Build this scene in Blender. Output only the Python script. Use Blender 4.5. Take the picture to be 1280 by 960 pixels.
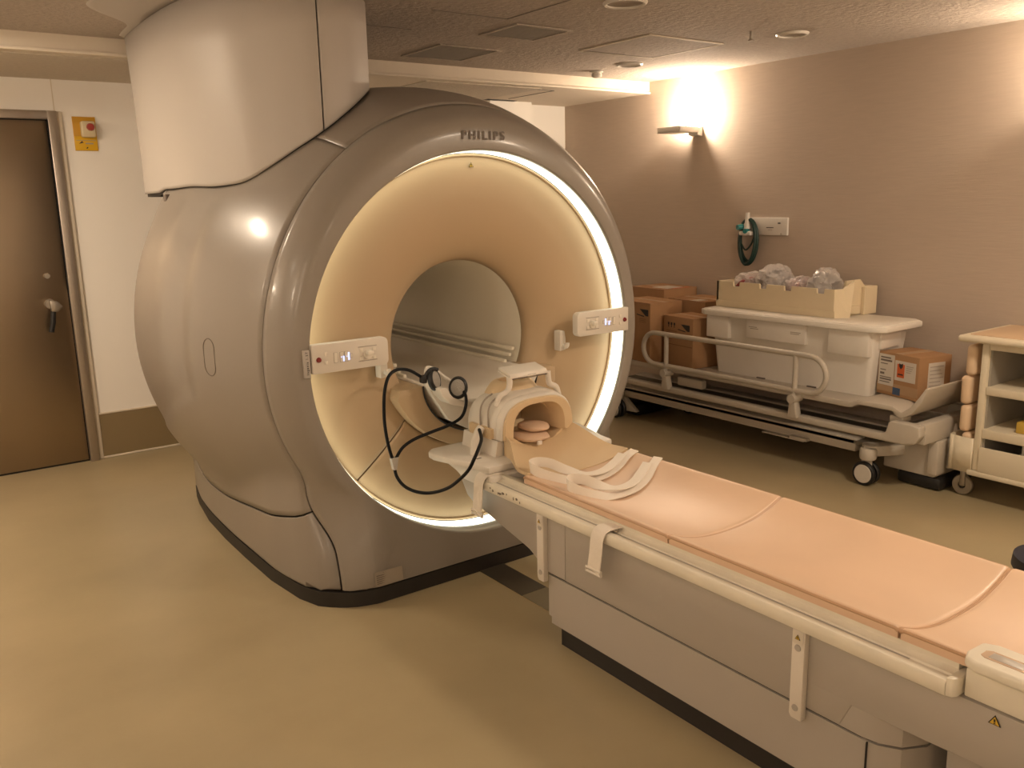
import bpy, bmesh, math, random
import numpy as np
from mathutils import Vector, Matrix, noise

random.seed(7)
for o in list(bpy.data.objects):
    bpy.data.objects.remove(o)
scn = bpy.context.scene
COL = scn.collection
PI = math.pi

# ------------------------------------------------------------------ camera
cam = bpy.data.objects.new('camera', bpy.data.cameras.new('camera'))
COL.objects.link(cam)
cam.data.sensor_fit = 'HORIZONTAL'
cam.data.sensor_width = 36.0
cam.data.lens = 30.60
cam.data.clip_start = 0.05
_r = Vector((0.80784966, -0.58897644, -0.02203816))
_u = Vector((0.14015104, 0.15564563, 0.97782009))
_f = Vector((0.57248285, 0.7930203, -0.20828393))
cam.matrix_world = Matrix((
    (_r.x, _u.x, -_f.x, 0.0), (_r.y, _u.y, -_f.y, 0.0),
    (_r.z, _u.z, -_f.z, 1.6), (0, 0, 0, 1)))
scn.camera = cam

# ------------------------------------------------------------------ world, exposure
w = bpy.data.worlds.new('world')
scn.world = w
w.use_nodes = True
w.node_tree.nodes['Background'].inputs[0].default_value = (1.0, 0.82, 0.62, 1)
w.node_tree.nodes['Background'].inputs[1].default_value = 0.02
scn.view_settings.view_transform = 'Standard'
scn.view_settings.look = 'None'
scn.view_settings.exposure = 0.13
scn.view_settings.gamma = 1.0
scn.view_settings.use_curve_mapping = False
WARM = (1.0, 0.80, 0.60)
SCONCE_W = 34.0
RING_STRENGTH = 3.0
RING_COL = (1.0, 0.97, 0.74)

# ------------------------------------------------------------------ materials
def srgb(c):
    return tuple(((v / 255) / 12.92 if v / 255 <= 0.04045 else ((v / 255 + 0.055) / 1.055) ** 2.4) for v in c)

MATS = {}
def mat(name, col, rough=0.5, metal=0.0, noise=None, bump=None, spec=0.5, coat=0.0, stretch=None, alpha=None):
    """noise=(scale, amount, detail) colour mottling; bump=(scale, strength, detail)"""
    m = bpy.data.materials.new(name); m.use_nodes = True
    nt = m.node_tree; b = nt.nodes['Principled BSDF']
    b.inputs['Base Color'].default_value = (*col, 1)
    b.inputs['Roughness'].default_value = rough
    b.inputs['Metallic'].default_value = metal
    b.inputs['Specular IOR Level'].default_value = spec
    b.inputs['Coat Weight'].default_value = coat
    b.inputs['Coat Roughness'].default_value = 0.12
    tc = nt.nodes.new('ShaderNodeTexCoord')
    mp = nt.nodes.new('ShaderNodeMapping')
    nt.links.new(tc.outputs['Object'], mp.inputs[0])
    if stretch: mp.inputs['Scale'].default_value = stretch
    if noise:
        n = nt.nodes.new('ShaderNodeTexNoise'); n.inputs['Scale'].default_value = noise[0]
        n.inputs['Detail'].default_value = noise[2] if len(noise) > 2 else 4
        nt.links.new(mp.outputs[0], n.inputs['Vector'])
        r = nt.nodes.new('ShaderNodeValToRGB')
        a = noise[1]
        r.color_ramp.elements[0].position = 0.3; r.color_ramp.elements[1].position = 0.7
        r.color_ramp.elements[0].color = (*[v * (1 - a) for v in col], 1)
        r.color_ramp.elements[1].color = (*[min(1, v * (1 + a)) for v in col], 1)
        nt.links.new(n.outputs['Fac'], r.inputs[0]); nt.links.new(r.outputs[0], b.inputs['Base Color'])
    if bump:
        n = nt.nodes.new('ShaderNodeTexNoise'); n.inputs['Scale'].default_value = bump[0]
        n.inputs['Detail'].default_value = bump[2] if len(bump) > 2 else 3
        nt.links.new(mp.outputs[0], n.inputs['Vector'])
        bp = nt.nodes.new('ShaderNodeBump'); bp.inputs['Strength'].default_value = bump[1]
        bp.inputs['Distance'].default_value = 0.01
        nt.links.new(n.outputs['Fac'], bp.inputs['Height']); nt.links.new(bp.outputs[0], b.inputs['Normal'])
    if alpha is not None:
        b.inputs['Alpha'].default_value = alpha
    MATS[name] = m
    return m

def emis(name, col, s):
    m = bpy.data.materials.new(name); m.use_nodes = True
    nt = m.node_tree; nt.nodes.clear()
    e = nt.nodes.new('ShaderNodeEmission'); o = nt.nodes.new('ShaderNodeOutputMaterial')
    e.inputs[0].default_value = (*col, 1); e.inputs[1].default_value = s
    nt.links.new(e.outputs[0], o.inputs[0]); MATS[name] = m
    return m

mat('floor_vinyl', (0.40, 0.328, 0.196), 0.30, noise=(1.6, 0.10, 6), bump=(60, 0.03), spec=0.4)
mat('wall_white', (0.92, 0.88, 0.82), 0.55, bump=(40, 0.02))
mat('wall_beige', (0.52, 0.43, 0.35), 0.8, bump=(10, 0.10, 5), stretch=(1, 1, 12), noise=(8, 0.03, 5))
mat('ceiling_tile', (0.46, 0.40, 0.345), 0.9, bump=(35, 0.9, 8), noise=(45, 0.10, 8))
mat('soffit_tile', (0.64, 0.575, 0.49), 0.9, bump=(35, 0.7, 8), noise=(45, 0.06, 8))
mat('soffit_paint', (0.74, 0.66, 0.55), 0.7, bump=(30, 0.1))
mat('skirting', (0.25, 0.185, 0.095), 0.5)
mat('skirting_edge', (0.70, 0.62, 0.50), 0.5)
mat('steel', (0.39, 0.31, 0.225), 0.34, metal=1.0, bump=(20, 0.03, 5), noise=(2.0, 0.04, 3), stretch=(0.3, 1, 1))
mat('steel_frame', (0.48, 0.42, 0.36), 0.38, metal=0.85)
mat('dark', (0.012, 0.010, 0.009), 0.6)
mat('black_rubber', (0.012, 0.011, 0.011), 0.45)
mat('plinth_black', (0.020, 0.017, 0.015), 0.5)
mat('cover_grey', (0.285, 0.252, 0.215), 0.32, coat=0.22, spec=0.5)
mat('tower_grey', (0.48, 0.44, 0.395), 0.45)
mat('funnel_cream', (0.475, 0.345, 0.210), 0.5, bump=(200, 0.03))
mat('bore_grey', (0.80, 0.75, 0.63), 0.4)
mat('plastic_white', (0.72, 0.66, 0.58), 0.4)
mat('couch_grey', (0.43, 0.39, 0.34), 0.4, noise=(1.5, 0.03))
mat('table_white', (0.76, 0.70, 0.58), 0.38, noise=(9, 0.05, 6))
mat('chipped', (0.16, 0.13, 0.10), 0.7)
mat('rail_white', (0.80, 0.74, 0.62), 0.35)
mat('mattress', (0.70, 0.49, 0.335), 0.40, bump=(7, 0.22, 3), noise=(3, 0.04, 4))
mat('mattress_edge', (0.52, 0.32, 0.19), 0.45)
mat('coil_cream', (0.64, 0.48, 0.295), 0.5)
mat('cushion_pink', (0.66, 0.47, 0.33), 0.75, bump=(60, 0.15))
mat('webbing', (0.86, 0.78, 0.68), 0.85, bump=(320, 0.3))
mat('cable_black', (0.006, 0.006, 0.007), 0.5, spec=0.2)
mat('mesh_grey', (0.34, 0.31, 0.27), 0.7, bump=(150, 0.5))
mat('red_button', (0.22, 0.015, 0.015), 0.35)
mat('button_white', (0.80, 0.74, 0.64), 0.4)
mat('print_grey', (0.15, 0.12, 0.10), 0.6)
mat('print_mid', (0.36, 0.31, 0.26), 0.6)
mat('print_black', (0.02, 0.02, 0.02), 0.6)
mat('label_grey', (0.34, 0.29, 0.23), 0.6)
mat('label_white', (0.70, 0.63, 0.53), 0.6)
mat('warn_yellow', (0.62, 0.40, 0.04), 0.5)
mat('sign_yellow', (0.72, 0.42, 0.015), 0.4)
mat('sign_amber', (0.56, 0.29, 0.02), 0.4)
mat('perspex', (0.66, 0.56, 0.36), 0.2)
mat('stop_red', (0.36, 0.05, 0.04), 0.35)
mat('grille', (0.19, 0.165, 0.14), 0.7)
mat('grille_slat', (0.27, 0.24, 0.20), 0.6)
mat('lamp_white', (0.72, 0.68, 0.62), 0.4)
mat('lens_dim', (0.30, 0.25, 0.20), 0.3)
mat('metal_grey', (0.42, 0.38, 0.33), 0.35, metal=0.8)
mat('hose_green', (0.012, 0.042, 0.034), 0.4)
mat('hose_teal', (0.02, 0.20, 0.20), 0.4)
mat('cardboard', (0.38, 0.215, 0.105), 0.85, noise=(5, 0.06, 5), bump=(60, 0.08))
mat('cardboard_tape', (0.42, 0.27, 0.15), 0.45)
mat('cardboard_cut', (0.24, 0.13, 0.06), 0.9)
mat('paper', (0.62, 0.57, 0.50), 0.7)
mat('orange_print', (0.60, 0.12, 0.03), 0.6)
mat('blue_tape', (0.045, 0.085, 0.17), 0.5)
mat('bin_white', (0.76, 0.71, 0.64), 0.42, noise=(4, 0.03))
mat('lid_white', (0.78, 0.73, 0.65), 0.42)
mat('crate_cream', (0.74, 0.63, 0.44), 0.5, noise=(5, 0.03))
mat('bag_film', (0.86, 0.80, 0.76), 0.15, bump=(22, 0.6, 5), alpha=0.46, spec=1.0)
mat('cloth_red', (0.20, 0.03, 0.035), 0.8, noise=(10, 0.3))
mat('cloth_slate', (0.075, 0.07, 0.075), 0.8, noise=(10, 0.3))
mat('cloth_grey', (0.25, 0.22, 0.20), 0.8, noise=(10, 0.2))
mat('bed_grey', (0.53, 0.475, 0.40), 0.4)
mat('bed_dark', (0.16, 0.14, 0.11), 0.6)
mat('wheel_white', (0.62, 0.57, 0.50), 0.4)
mat('cart_cream', (0.74, 0.655, 0.50), 0.45)
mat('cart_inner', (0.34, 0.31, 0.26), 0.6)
mat('cart_top', (0.64, 0.46, 0.29), 0.4)
mat('pad_peach', (0.78, 0.575, 0.385), 0.55, bump=(60, 0.1))
mat('yellow_item', (0.55, 0.36, 0.06), 0.5)
mat('navy', (0.022, 0.025, 0.04), 0.6)
mat('plate_dark', (0.055, 0.045, 0.032), 0.35)
mat('plate_reflection', (0.21, 0.18, 0.115), 0.3)  # cover plate colour lightened to stand for a reflection
emis('ring_light', RING_COL, RING_STRENGTH)
emis('fill_lens', (1.0, 0.85, 0.65), 3.0)  # glowing lens of the added ceiling fill lamps
emis('led_blue', (0.55, 0.60, 1.0), 1.6)
emis('bulb', (1.0, 0.80, 0.55), 30.0)

# ------------------------------------------------------------------ mesh helpers
class MB:
    def __init__(self): self.v = []; self.f = []
    def add(self, vs, fs):
        k = len(self.v); self.v += [tuple(map(float, p)) for p in vs]
        self.f += [tuple(i + k for i in q) for q in fs]; return self
    def grid(self, rows, close=False, flip=False):
        n = len(rows[0]); vs = [p for r in rows for p in r]; fs = []
        for i in range(len(rows) - 1):
            for j in range(n if close else n - 1):
                j2 = (j + 1) % n
                q = (i * n + j, i * n + j2, (i + 1) * n + j2, (i + 1) * n + j)
                fs.append(q[::-1] if flip else q)
        return self.add(vs, fs)
    def box(self, x0, x1, y0, y1, z0, z1, bev=0.0, seg=2):
        bm = bmesh.new()
        bmesh.ops.create_cube(bm, size=1.0)
        for v in bm.verts:
            v.co = Vector(((x0 + x1) / 2 + v.co.x * (x1 - x0), (y0 + y1) / 2 + v.co.y * (y1 - y0), (z0 + z1) / 2 + v.co.z * (z1 - z0)))
        if bev > 0:
            bev = min(bev, 0.49 * min(abs(x1 - x0), abs(y1 - y0), abs(z1 - z0)))
            bmesh.ops.bevel(bm, geom=list(bm.edges), offset=bev, segments=seg, profile=0.5, affect='EDGES')
        return self.bm(bm)
    def bm(self, bm):
        bm.verts.index_update()
        self.add([v.co[:] for v in bm.verts], [[v.index for v in f.verts] for f in bm.faces]); bm.free(); return self
    def prism(self, pts, axis, a0, a1, bev=0.0, seg=2):
        """extrude 2D polygon along axis; pts are the other two coordinates in xyz order"""
        n = len(pts)
        def P(p, a):
            c = [p[0], p[1]]; c.insert(axis, a); return tuple(c)
        bm = bmesh.new()
        va = [bm.verts.new(P(p, a0)) for p in pts]; vb = [bm.verts.new(P(p, a1)) for p in pts]
        bm.faces.new(va); bm.faces.new(vb[::-1])
        for i in range(n):
            bm.faces.new((va[i], vb[i], vb[(i + 1) % n], va[(i + 1) % n]))
        bmesh.ops.recalc_face_normals(bm, faces=list(bm.faces))
        if bev > 0:
            ed = [e for e in bm.edges if len(e.link_faces) == 2 and e.calc_face_angle(0) > 0.5]
            bmesh.ops.bevel(bm, geom=ed, offset=bev, segments=seg, profile=0.5, affect='EDGES')
        return self.bm(bm)
    def tube(self, pts, rad, n=10, closed=False, smooth=0):
        pts = [Vector(p) for p in pts]
        if smooth: pts = catmull(pts, smooth, closed)
        rows = []; up = Vector((0.13, 0.21, 0.97)); prev = None
        m = len(pts)
        for i, p in enumerate(pts):
            t = (pts[(i + 1) % m] - pts[i - 1]) if closed else (pts[min(i + 1, m - 1)] - pts[max(i - 1, 0)])
            t.normalize()
            if prev is None:
                a = t.cross(up)
                if a.length < 0.05: a = t.cross(Vector((1, 0, 0)))
            else:
                a = prev - t * prev.dot(t)
            a.normalize(); prev = a; b = t.cross(a)
            rr = rad[i] if isinstance(rad, (list, tuple)) and not smooth else (rad if not isinstance(rad, (list, tuple)) else rad[0])
            rows.append([p + (a * math.cos(2 * PI * k / n) + b * math.sin(2 * PI * k / n)) * rr for k in range(n)])
        if closed: rows.append(rows[0])
        self.grid(rows, close=True)
        if not closed:
            k = len(self.v); L = len(rows)
            self.f.append(tuple(k - L * n + j for j in range(n))[::-1])
            self.f.append(tuple(k - n + j for j in range(n)))
        return self
    def cyl(self, p0, p1, r0, r1=None, n=20):
        return self.tube([p0, Vector(p0).lerp(Vector(p1), 0.5), p1], [r0, (r0 + (r1 if r1 is not None else r0)) / 2, r1 if r1 is not None else r0], n)
    def lathe(self, prof, c, axis=2, n=32):
        """prof list of (radius, along)"""
        rows = []
        for r, h in prof:
            row = []
            for k in range(n):
                a = 2 * PI * k / n
                q = [r * math.cos(a), r * math.sin(a)]; q.insert(axis, h)
                row.append((c[0] + q[0], c[1] + q[1], c[2] + q[2]))
            rows.append(row)
        return self.grid(rows, close=True)
    def ribbon(self, pts, wid, width, th=0.003, smooth=6):
        """flat strap along pts; wid = width direction per point"""
        P = [Vector(p) for p in pts]; W = [Vector(q).normalized() for q in wid]
        if smooth: P = catmull(P, smooth); W = catmull(W, smooth)
        rows = []
        for i, p in enumerate(P):
            t = (P[min(i + 1, len(P) - 1)] - P[max(i - 1, 0)]).normalized()
            a = (W[i] - t * W[i].dot(t)).normalized(); b = t.cross(a)
            rows.append([p + a * width / 2 + b * th / 2, p - a * width / 2 + b * th / 2, p - a * width / 2 - b * th / 2, p + a * width / 2 - b * th / 2])
        self.grid(rows, close=True)
        k = len(self.v); self.f.append((k - 4, k - 3, k - 2, k - 1)); k0 = k - 4 * len(rows); self.f.append((k0 + 3, k0 + 2, k0 + 1, k0))
        return self
    def rotz(self, ang, c):
        ca, sa = math.cos(ang), math.sin(ang)
        self.v = [(c[0] + (x - c[0]) * ca - (y - c[1]) * sa, c[1] + (x - c[0]) * sa + (y - c[1]) * ca, z) for x, y, z in self.v]
        return self

def catmull(P, k, closed=False):
    out = []; n = len(P)
    rng = range(n if closed else n - 1)
    for i in rng:
        if closed: a, b, c, d = P[i - 1], P[i], P[(i + 1) % n], P[(i + 2) % n]
        else: a, b, c, d = P[max(i - 1, 0)], P[i], P[i + 1], P[min(i + 2, n - 1)]
        for j in range(k):
            t = j / k
            out.append(0.5 * ((2 * b) + (c - a) * t + (2 * a - 5 * b + 4 * c - d) * t * t + (3 * b - a - 3 * c + d) * t ** 3))
    if not closed: out.append(P[-1])
    return out

def wloc(o):
    p = Vector((0, 0, 0))
    while o is not None:
        p += o.location; o = o.parent
    return p

def obj(name, mb, m, parent=None, smooth=40, origin=None, solid=0.0, label=None):
    me = bpy.data.meshes.new(name)
    off = wloc(parent) if parent else Vector(origin or (0, 0, 0))
    me.from_pydata([(x - off.x, y - off.y, z - off.z) for x, y, z in mb.v], [], mb.f)
    bm = bmesh.new(); bm.from_mesh(me); bmesh.ops.remove_doubles(bm, verts=bm.verts, dist=1e-5)
    bmesh.ops.recalc_face_normals(bm, faces=bm.faces) if not solid else None
    bm.to_mesh(me); bm.free()
    me.validate(); me.update()
    if smooth:
        me.polygons.foreach_set('use_smooth', [True] * len(me.polygons))
        me.set_sharp_from_angle(angle=math.radians(smooth))
    o = bpy.data.objects.new(name, me); COL.objects.link(o)
    me.materials.append(MATS[m] if isinstance(m, str) else m)
    if parent: o.parent = parent
    else: o.location = off
    if solid:
        md = o.modifiers.new('thickness', 'SOLIDIFY'); md.thickness = solid; md.offset = -1
    if label: o['label'] = label
    return o

def thing(name, label, cat, loc, group=None):
    o = bpy.data.objects.new(name, None); COL.objects.link(o)
    o.location = loc; o.empty_display_size = 0.1
    o['label'] = label; o['category'] = cat
    if group: o['group'] = group
    return o
def tag(o, label, cat, group=None):
    o['label'] = label; o['category'] = cat
    if group: o['group'] = group
    return o
def struct(name, mb, m, parent=None, smooth=0, **k):
    o = obj(name, mb, m, parent, smooth, **k)
    if not parent: o['kind'] = 'structure'
    return o
def copy_tree(o, loc, label=None):
    c = o.copy(); COL.objects.link(c); c.location = loc
    if label: c['label'] = label
    for ch in o.children:
        d = ch.copy(); COL.objects.link(d); d.parent = c
        for g in ch.children:
            e = g.copy(); COL.objects.link(e); e.parent = d
    return c

def text_mesh(body, height, bold=0.0, spacing=1.36):
    cu = bpy.data.curves.new('lettering', 'FONT'); cu.body = body; cu.size = 1.0
    cu.align_x = 'CENTER'; cu.align_y = 'CENTER'; cu.offset = bold; cu.extrude = 0.0; cu.space_character = spacing
    t = bpy.data.objects.new('lettering', cu); COL.objects.link(t)
    bpy.context.view_layer.update()
    me = bpy.data.meshes.new_from_object(t.evaluated_get(bpy.context.evaluated_depsgraph_get()))
    bpy.data.objects.remove(t)
    vs = np.array([v.co[:] for v in me.vertices]); fs = [tuple(p.vertices) for p in me.polygons]
    lo, hi = vs.min(0), vs.max(0)
    vs = (vs - (lo + hi) / 2) * (height / (hi[1] - lo[1]))
    bpy.data.meshes.remove(me)
    return vs, fs

def text_mb(body, height, centre, right, up, width=None, bold=0.0, depth=0.002):
    vs, fs = text_mesh(body, height, bold)
    sx = 1.0 if width is None else width / (vs[:, 0].max() - vs[:, 0].min())
    R = Vector(right).normalized(); U = Vector(up).normalized(); N = R.cross(U)
    c = Vector(centre); mb = MB()
    front = [c + R * (x * sx) + U * y + N * depth for x, y, _ in vs]
    mb.add(front, fs)
    return mb

# ================================================================== ROOM SHELL
XR, XL, YB, YF, ZC, ZS = 4.964, -1.60, 6.013, -2.0, 2.445, 2.36
struct('floor', MB().box(XL - .1, XR + .1, YF - .1, YB + .1, -0.1, 0.0), 'floor_vinyl')
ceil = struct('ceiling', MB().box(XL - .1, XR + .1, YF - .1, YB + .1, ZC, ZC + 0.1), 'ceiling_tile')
sof = struct('trim_1', MB().box(XL, XR, 5.0, YB, ZS, ZC), 'soffit_paint')
struct('edge_bead', MB().box(XL, XR - .001, 4.985, 5.0, ZS - .004, ZS + .012, 0.003), 'soffit_paint', sof)
# darker textured tile infill on the lowered soffit, left and right of the scanner tower
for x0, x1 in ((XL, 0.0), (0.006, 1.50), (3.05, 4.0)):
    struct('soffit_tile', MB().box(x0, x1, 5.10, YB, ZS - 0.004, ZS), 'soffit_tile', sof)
struct('hatch_line', MB().box(3.56, 4.16, 5.155, 5.163, ZS - .003, ZS), 'grille', sof)
struct('hatch_line', MB().box(4.155, 4.163, 5.163, 5.72, ZS - .003, ZS), 'grille', sof)
struct('slot_vent', MB().box(4.0, 4.30, 5.80, 5.85, ZS - .004, ZS), 'dark', sof)
wb = struct('wall_back', MB().box(XL - .1, XR + .1, YB, YB + 0.1, 0, ZC), 'wall_white')
struct('panel_joint', MB().box(0.998, 1.003, YB - .002, YB, 2.17, ZS), 'skirting_edge', wb)
struct('wall_column', MB().box(4.08, 4.49, 5.86, YB, 0, ZS), 'wall_white', wb)
struct('wall_right', MB().box(XR, XR + 0.1, YF - .1, YB + .1, 0, ZC), 'wall_beige')
struct('wall_left', MB().box(XL - .1, XL, YF - .1, YB + .1, 0, ZC), 'wall_white')
struct('wall_front', MB().box(XL - .1, XR + .1, YF - .1, YF, 0, ZC), 'wall_white')
bb = struct('baseboard_back', MB().box(1.035, XR, YB - .012, YB, 0.012, 0.292), 'skirting')
struct('top_bead', MB().box(1.03, XR, YB - .016, YB, 0.292, 0.303, 0.003), 'skirting_edge', bb)
struct('bottom_bead', MB().box(1.035, XR, YB - .018, YB, 0.0, 0.014, 0.004), 'skirting_edge', bb)
br = struct('baseboard_right', MB().box(XR - .012, XR, YF, YB - .02, 0.0, 0.07), 'skirting_edge')

# ceiling tile joints near the tower
for a, b in (((2.05, 2.06, 3.2, 4.9)), ((2.3, 2.62, 3.615, 3.622))) and [((2.20, 2.62), (3.60, 3.606)), ((2.62, 2.626), (2.6, 3.606)), ((2.05, 2.35), (4.05, 4.056))]:
    struct('tile_joint', MB().box(a[0], a[1], b[0], b[1], ZC - .002, ZC), 'grille', ceil)

# door ------------------------------------------------------------
door = bpy.data.objects.new('door_1', None); COL.objects.link(door); door.location = (0.45, YB, 0)
door['kind'] = 'structure'; door['label'] = 'brushed stainless steel door with lever handle in the back wall'
f = MB()
f.box(0.952, 1.004, YB - .045, YB, 0, 2.172, 0.004)
f.box(-0.05, 0.952, YB - .045, YB, 2.122, 2.172, 0.004)
f.box(-0.10, -0.05, YB - .045, YB, 0, 2.172, 0.004)
obj('frame', f, 'steel_frame', door)
obj('trim_strip', MB().box(1.004, 1.035, YB - .022, YB, 0, 2.172, 0.006), 'skirting_edge', door)
leaf = obj('leaf', MB().box(-0.045, 0.945, YB - .012, YB, 0.012, 2.116, 0.002), 'steel', door)
obj('shadow_gap', MB().box(-0.05, 0.952, YB - .006, YB - .001, 0.0, 2.122), 'dark', door)
obj('lock_cylinder', MB().cyl((0.842, YB - .012, 1.20), (0.842, YB - .03, 1.20), .018, .016), 'metal_grey', door)
h = MB().cyl((0.838, YB - .012, 1.03), (0.838, YB - .035, 1.03), .030, .028)
h.prism([(0.83, 1.055), (0.875, 1.045), (0.90, 1.012), (0.87, 0.982), (0.835, 0.985)], 1, YB - .075, YB - .03, .006)
hd = obj('handle', h, 'metal_grey', door)
obj('grip', MB().tube([(0.846, YB - .055, 0.985), (0.836, YB - .058, 0.92), (0.82, YB - .058, 0.86)], [.016, .017, .016], 12), 'black_rubber', hd)

# ================================================================== MRI SCANNER
CX, CZ = 2.09, 0.985
def pchip(xs, ys):
    xs = np.array(xs, float); ys = np.array(ys, float); h = np.diff(xs); d = np.diff(ys) / h
    m = np.zeros(len(xs)); m[0] = d[0]; m[-1] = d[-1]
    for i in range(1, len(xs) - 1):
        m[i] = 0 if d[i - 1] * d[i] <= 0 else 2 * d[i - 1] * d[i] / (d[i - 1] + d[i])
    def fn(x):
        x = min(max(x, xs[0]), xs[-1]); i = min(int(np.searchsorted(xs, x, 'right') - 1), len(h) - 1)
        t = (x - xs[i]) / h[i]
        return ((1 + 2 * t) * (1 - t) ** 2 * ys[i] + t * (1 - t) ** 2 * h[i] * m[i] + t * t * (3 - 2 * t) * ys[i + 1] + t * t * (t - 1) * h[i] * m[i + 1])
    return fn
YK = [3.066, 3.07, 3.09, 3.13, 3.2, 3.4, 3.7, 4.1, 4.4, 4.65, 4.85]
fa = pchip(YK, [.850, .870, .895, .925, .955, 1.015, 1.080, 1.135, 1.135, 1.07, .93])
fb = pchip(YK, [.880, .905, .945, .975, 1.012, 1.082, 1.130, 1.155, 1.15, 1.09, .93])
fw_ = pchip([3.066, 3.09, 3.13, 3.2, 3.26, 3.486, 3.9, 4.27, 4.55, 4.85], [.62, .70, .76, .825, .85, .885, .888, .878, .854, .80])
def smooth01(x, a, b):
    t = min(max((x - a) / (b - a), 0), 1); return t * t * (3 - 2 * t)
ZB = 0.068
def rad(th, y, recess=True):
    c, s = math.cos(th), math.sin(th)
    a = fa(y); b = fb(y) if s > 0 else 0.955 * a
    re = 1 / math.sqrt((c / a) ** 2 + (s / b) ** 2)
    if recess:
        deg = math.degrees(math.atan2(s, abs(c)))
        lowlim = -(8.5 + (y - 3.73) * 21)
        re -= 0.014 * smooth01(y, 3.69, 3.78) * smooth01(deg, lowlim - 1.5, lowlim + 1.5) * (1 - smooth01(deg, 25, 40))
    if s >= -0.05: return re
    rp = min(fw_(y) / max(abs(c), 1e-4), (CZ - ZB) / -s)
    k = 0.035
    hh = max(k - abs(re - rp), 0) / k
    r = max(re, rp) + hh * hh * k * 0.25
    return min(r, (CZ - ZB) / -s)
def S(th, y, off=0.0):
    r = rad(th, y) + off
    x, z = CX + r * math.cos(th), CZ + r * math.sin(th)
    yy = y
    if y < 3.6: yy = y - 0.072 * (1 - smooth01(z, 0.06, 0.42)) * (1 - smooth01(y, 3.2, 3.6))
    return (x, yy, max(z, ZB))

mri = thing('mri_scanner', 'large grey MRI scanner with glowing ring around its cream funnel and bore', 'MRI scanner', (CX, 3.9, 0))
RAD = math.radians
def thetas(d0, d1, n): return [RAD(d0 + (d1 - d0) * i / n) for i in range(n + 1)]

# front cover: rounded lip, flat face, then out to the seam at y = 3.2 (seam swings to the corner low down)
def yseam(deg):
    d = abs(((deg + 90 + 180) % 360) - 180)        # degrees away from straight down
    return 3.19 - 0.065 * (1 - smooth01(d, 44, 58))
rows = []
TH = [2 * PI * k / 720 for k in range(720)]
def ring_row(r, y):
    out = []
    for t in TH:
        x, z = CX + r * math.cos(t), CZ + r * math.sin(t)
        out.append((x, y - 0.072 * (1 - smooth01(z, 0.06, 0.42)), z))
    return out
rows.append([(CX + .812 * math.cos(t), 3.085, CZ + .812 * math.sin(t)) for t in TH])
rows.append(ring_row(.814, 3.072)); rows.append(ring_row(.818, 3.067)); rows.append(ring_row(.826, 3.066))
for s in (0, .1, .2, .3, .4, .5, .6, .7, .8, .9, 1.0):
    rows.append([S(t, 3.066 + (yseam(math.degrees(t)) - .002 - 3.066) * s ** 1.6) for t in TH])
obj('front_cover', MB().grid(rows, close=True, flip=True), 'cover_grey', mri, 30, solid=0.008)
# dark inner shell behind the seams
ys = [3.10 + 1.73 * i / 60 for i in range(61)]
obj('inner_shell', MB().grid([[S(2 * PI * k / 360, y, -0.020) for k in range(360)] for y in ys], close=True), 'dark', mri)
# side covers / base covers / top cover
def lower_edge(y):      # angle below horizontal of the side cover's lower seam
    return 36.4 + 4.2 * smooth01(y, 3.1, 4.4)
NY = 34
YS = [3.193 + (4.85 - 3.193) * (i / NY) ** 1.15 for i in range(NY + 1)]
for side in (-1, 1):
    rows = []
    for y in YS:
        lo, hi = -lower_edge(y), 55.8
        row = []
        for k in range(91):
            d = lo + (hi - lo) * k / 90
            t = RAD(d) if side > 0 else RAD(180 - d)
            yy = y if y > 3.25 else yseam(d) + .003 + (y - 3.193) / (3.25 - 3.193) * (3.25 - yseam(d) - .003)
            row.append(S(t, yy))
        rows.append(row)
    obj('side_cover', MB().grid(rows, flip=side > 0), 'cover_grey', mri, 25, solid=0.008)
    rows = []
    for y in YS:
        lo, hi = -math.degrees(math.atan2(CZ - ZB, fw_(max(y - (.06 if y < 3.25 else 0), 3.13)))), -lower_edge(y) - 0.35
        row = []
        for k in range(49):
            d = lo + (hi - lo) * k / 48
            t = RAD(d) if side > 0 else RAD(180 - d)
            # start at the front seam, which swings forward near the corner
            yy = y if y > 3.25 else yseam(d) + .003 + (y - 3.193) / (3.25 - 3.193) * (3.25 - yseam(d) - .003)
            row.append(S(t, yy))
        rows.append(row)
    obj('base_cover', MB().grid(rows, flip=side > 0), 'cover_grey', mri, 30, solid=0.008)
obj('top_cover', MB().grid([[S(RAD(56 + 68 * k / 60), y) for k in range(61)] for y in YS], flip=True), 'cover_grey', mri, 30, solid=0.008)
obj('rear_panel', MB().grid([[(CX + (0.36 + (rad(t, 4.85) - .36) * q) * math.cos(t), 4.85 + .05 * (1 - q), max(ZB, CZ + (0.36 + (rad(t, 4.85) - .36) * q) * math.sin(t))) for t in TH] for q in (0, .5, 1)], close=True), 'cover_grey', mri, 30)
# black plinth
pl = []
out = []
for y in [3.066, 3.07, 3.08, 3.09, 3.11, 3.13, 3.16, 3.2, 3.3, 3.5, 3.8, 4.1, 4.4, 4.7, 4.84]:
    out.append((fw_(y) + .004, y - .072 * (1 - smooth01(y, 3.2, 3.6)) - .004))
plan = [(CX - a, b) for a, b in out][::-1] + [(CX + a, b) for a, b in out]
obj('plinth', MB().prism([(p[0], p[1]) for p in plan], 2, 0.0, ZB - .004), 'plinth_black', mri, 30)

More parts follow.
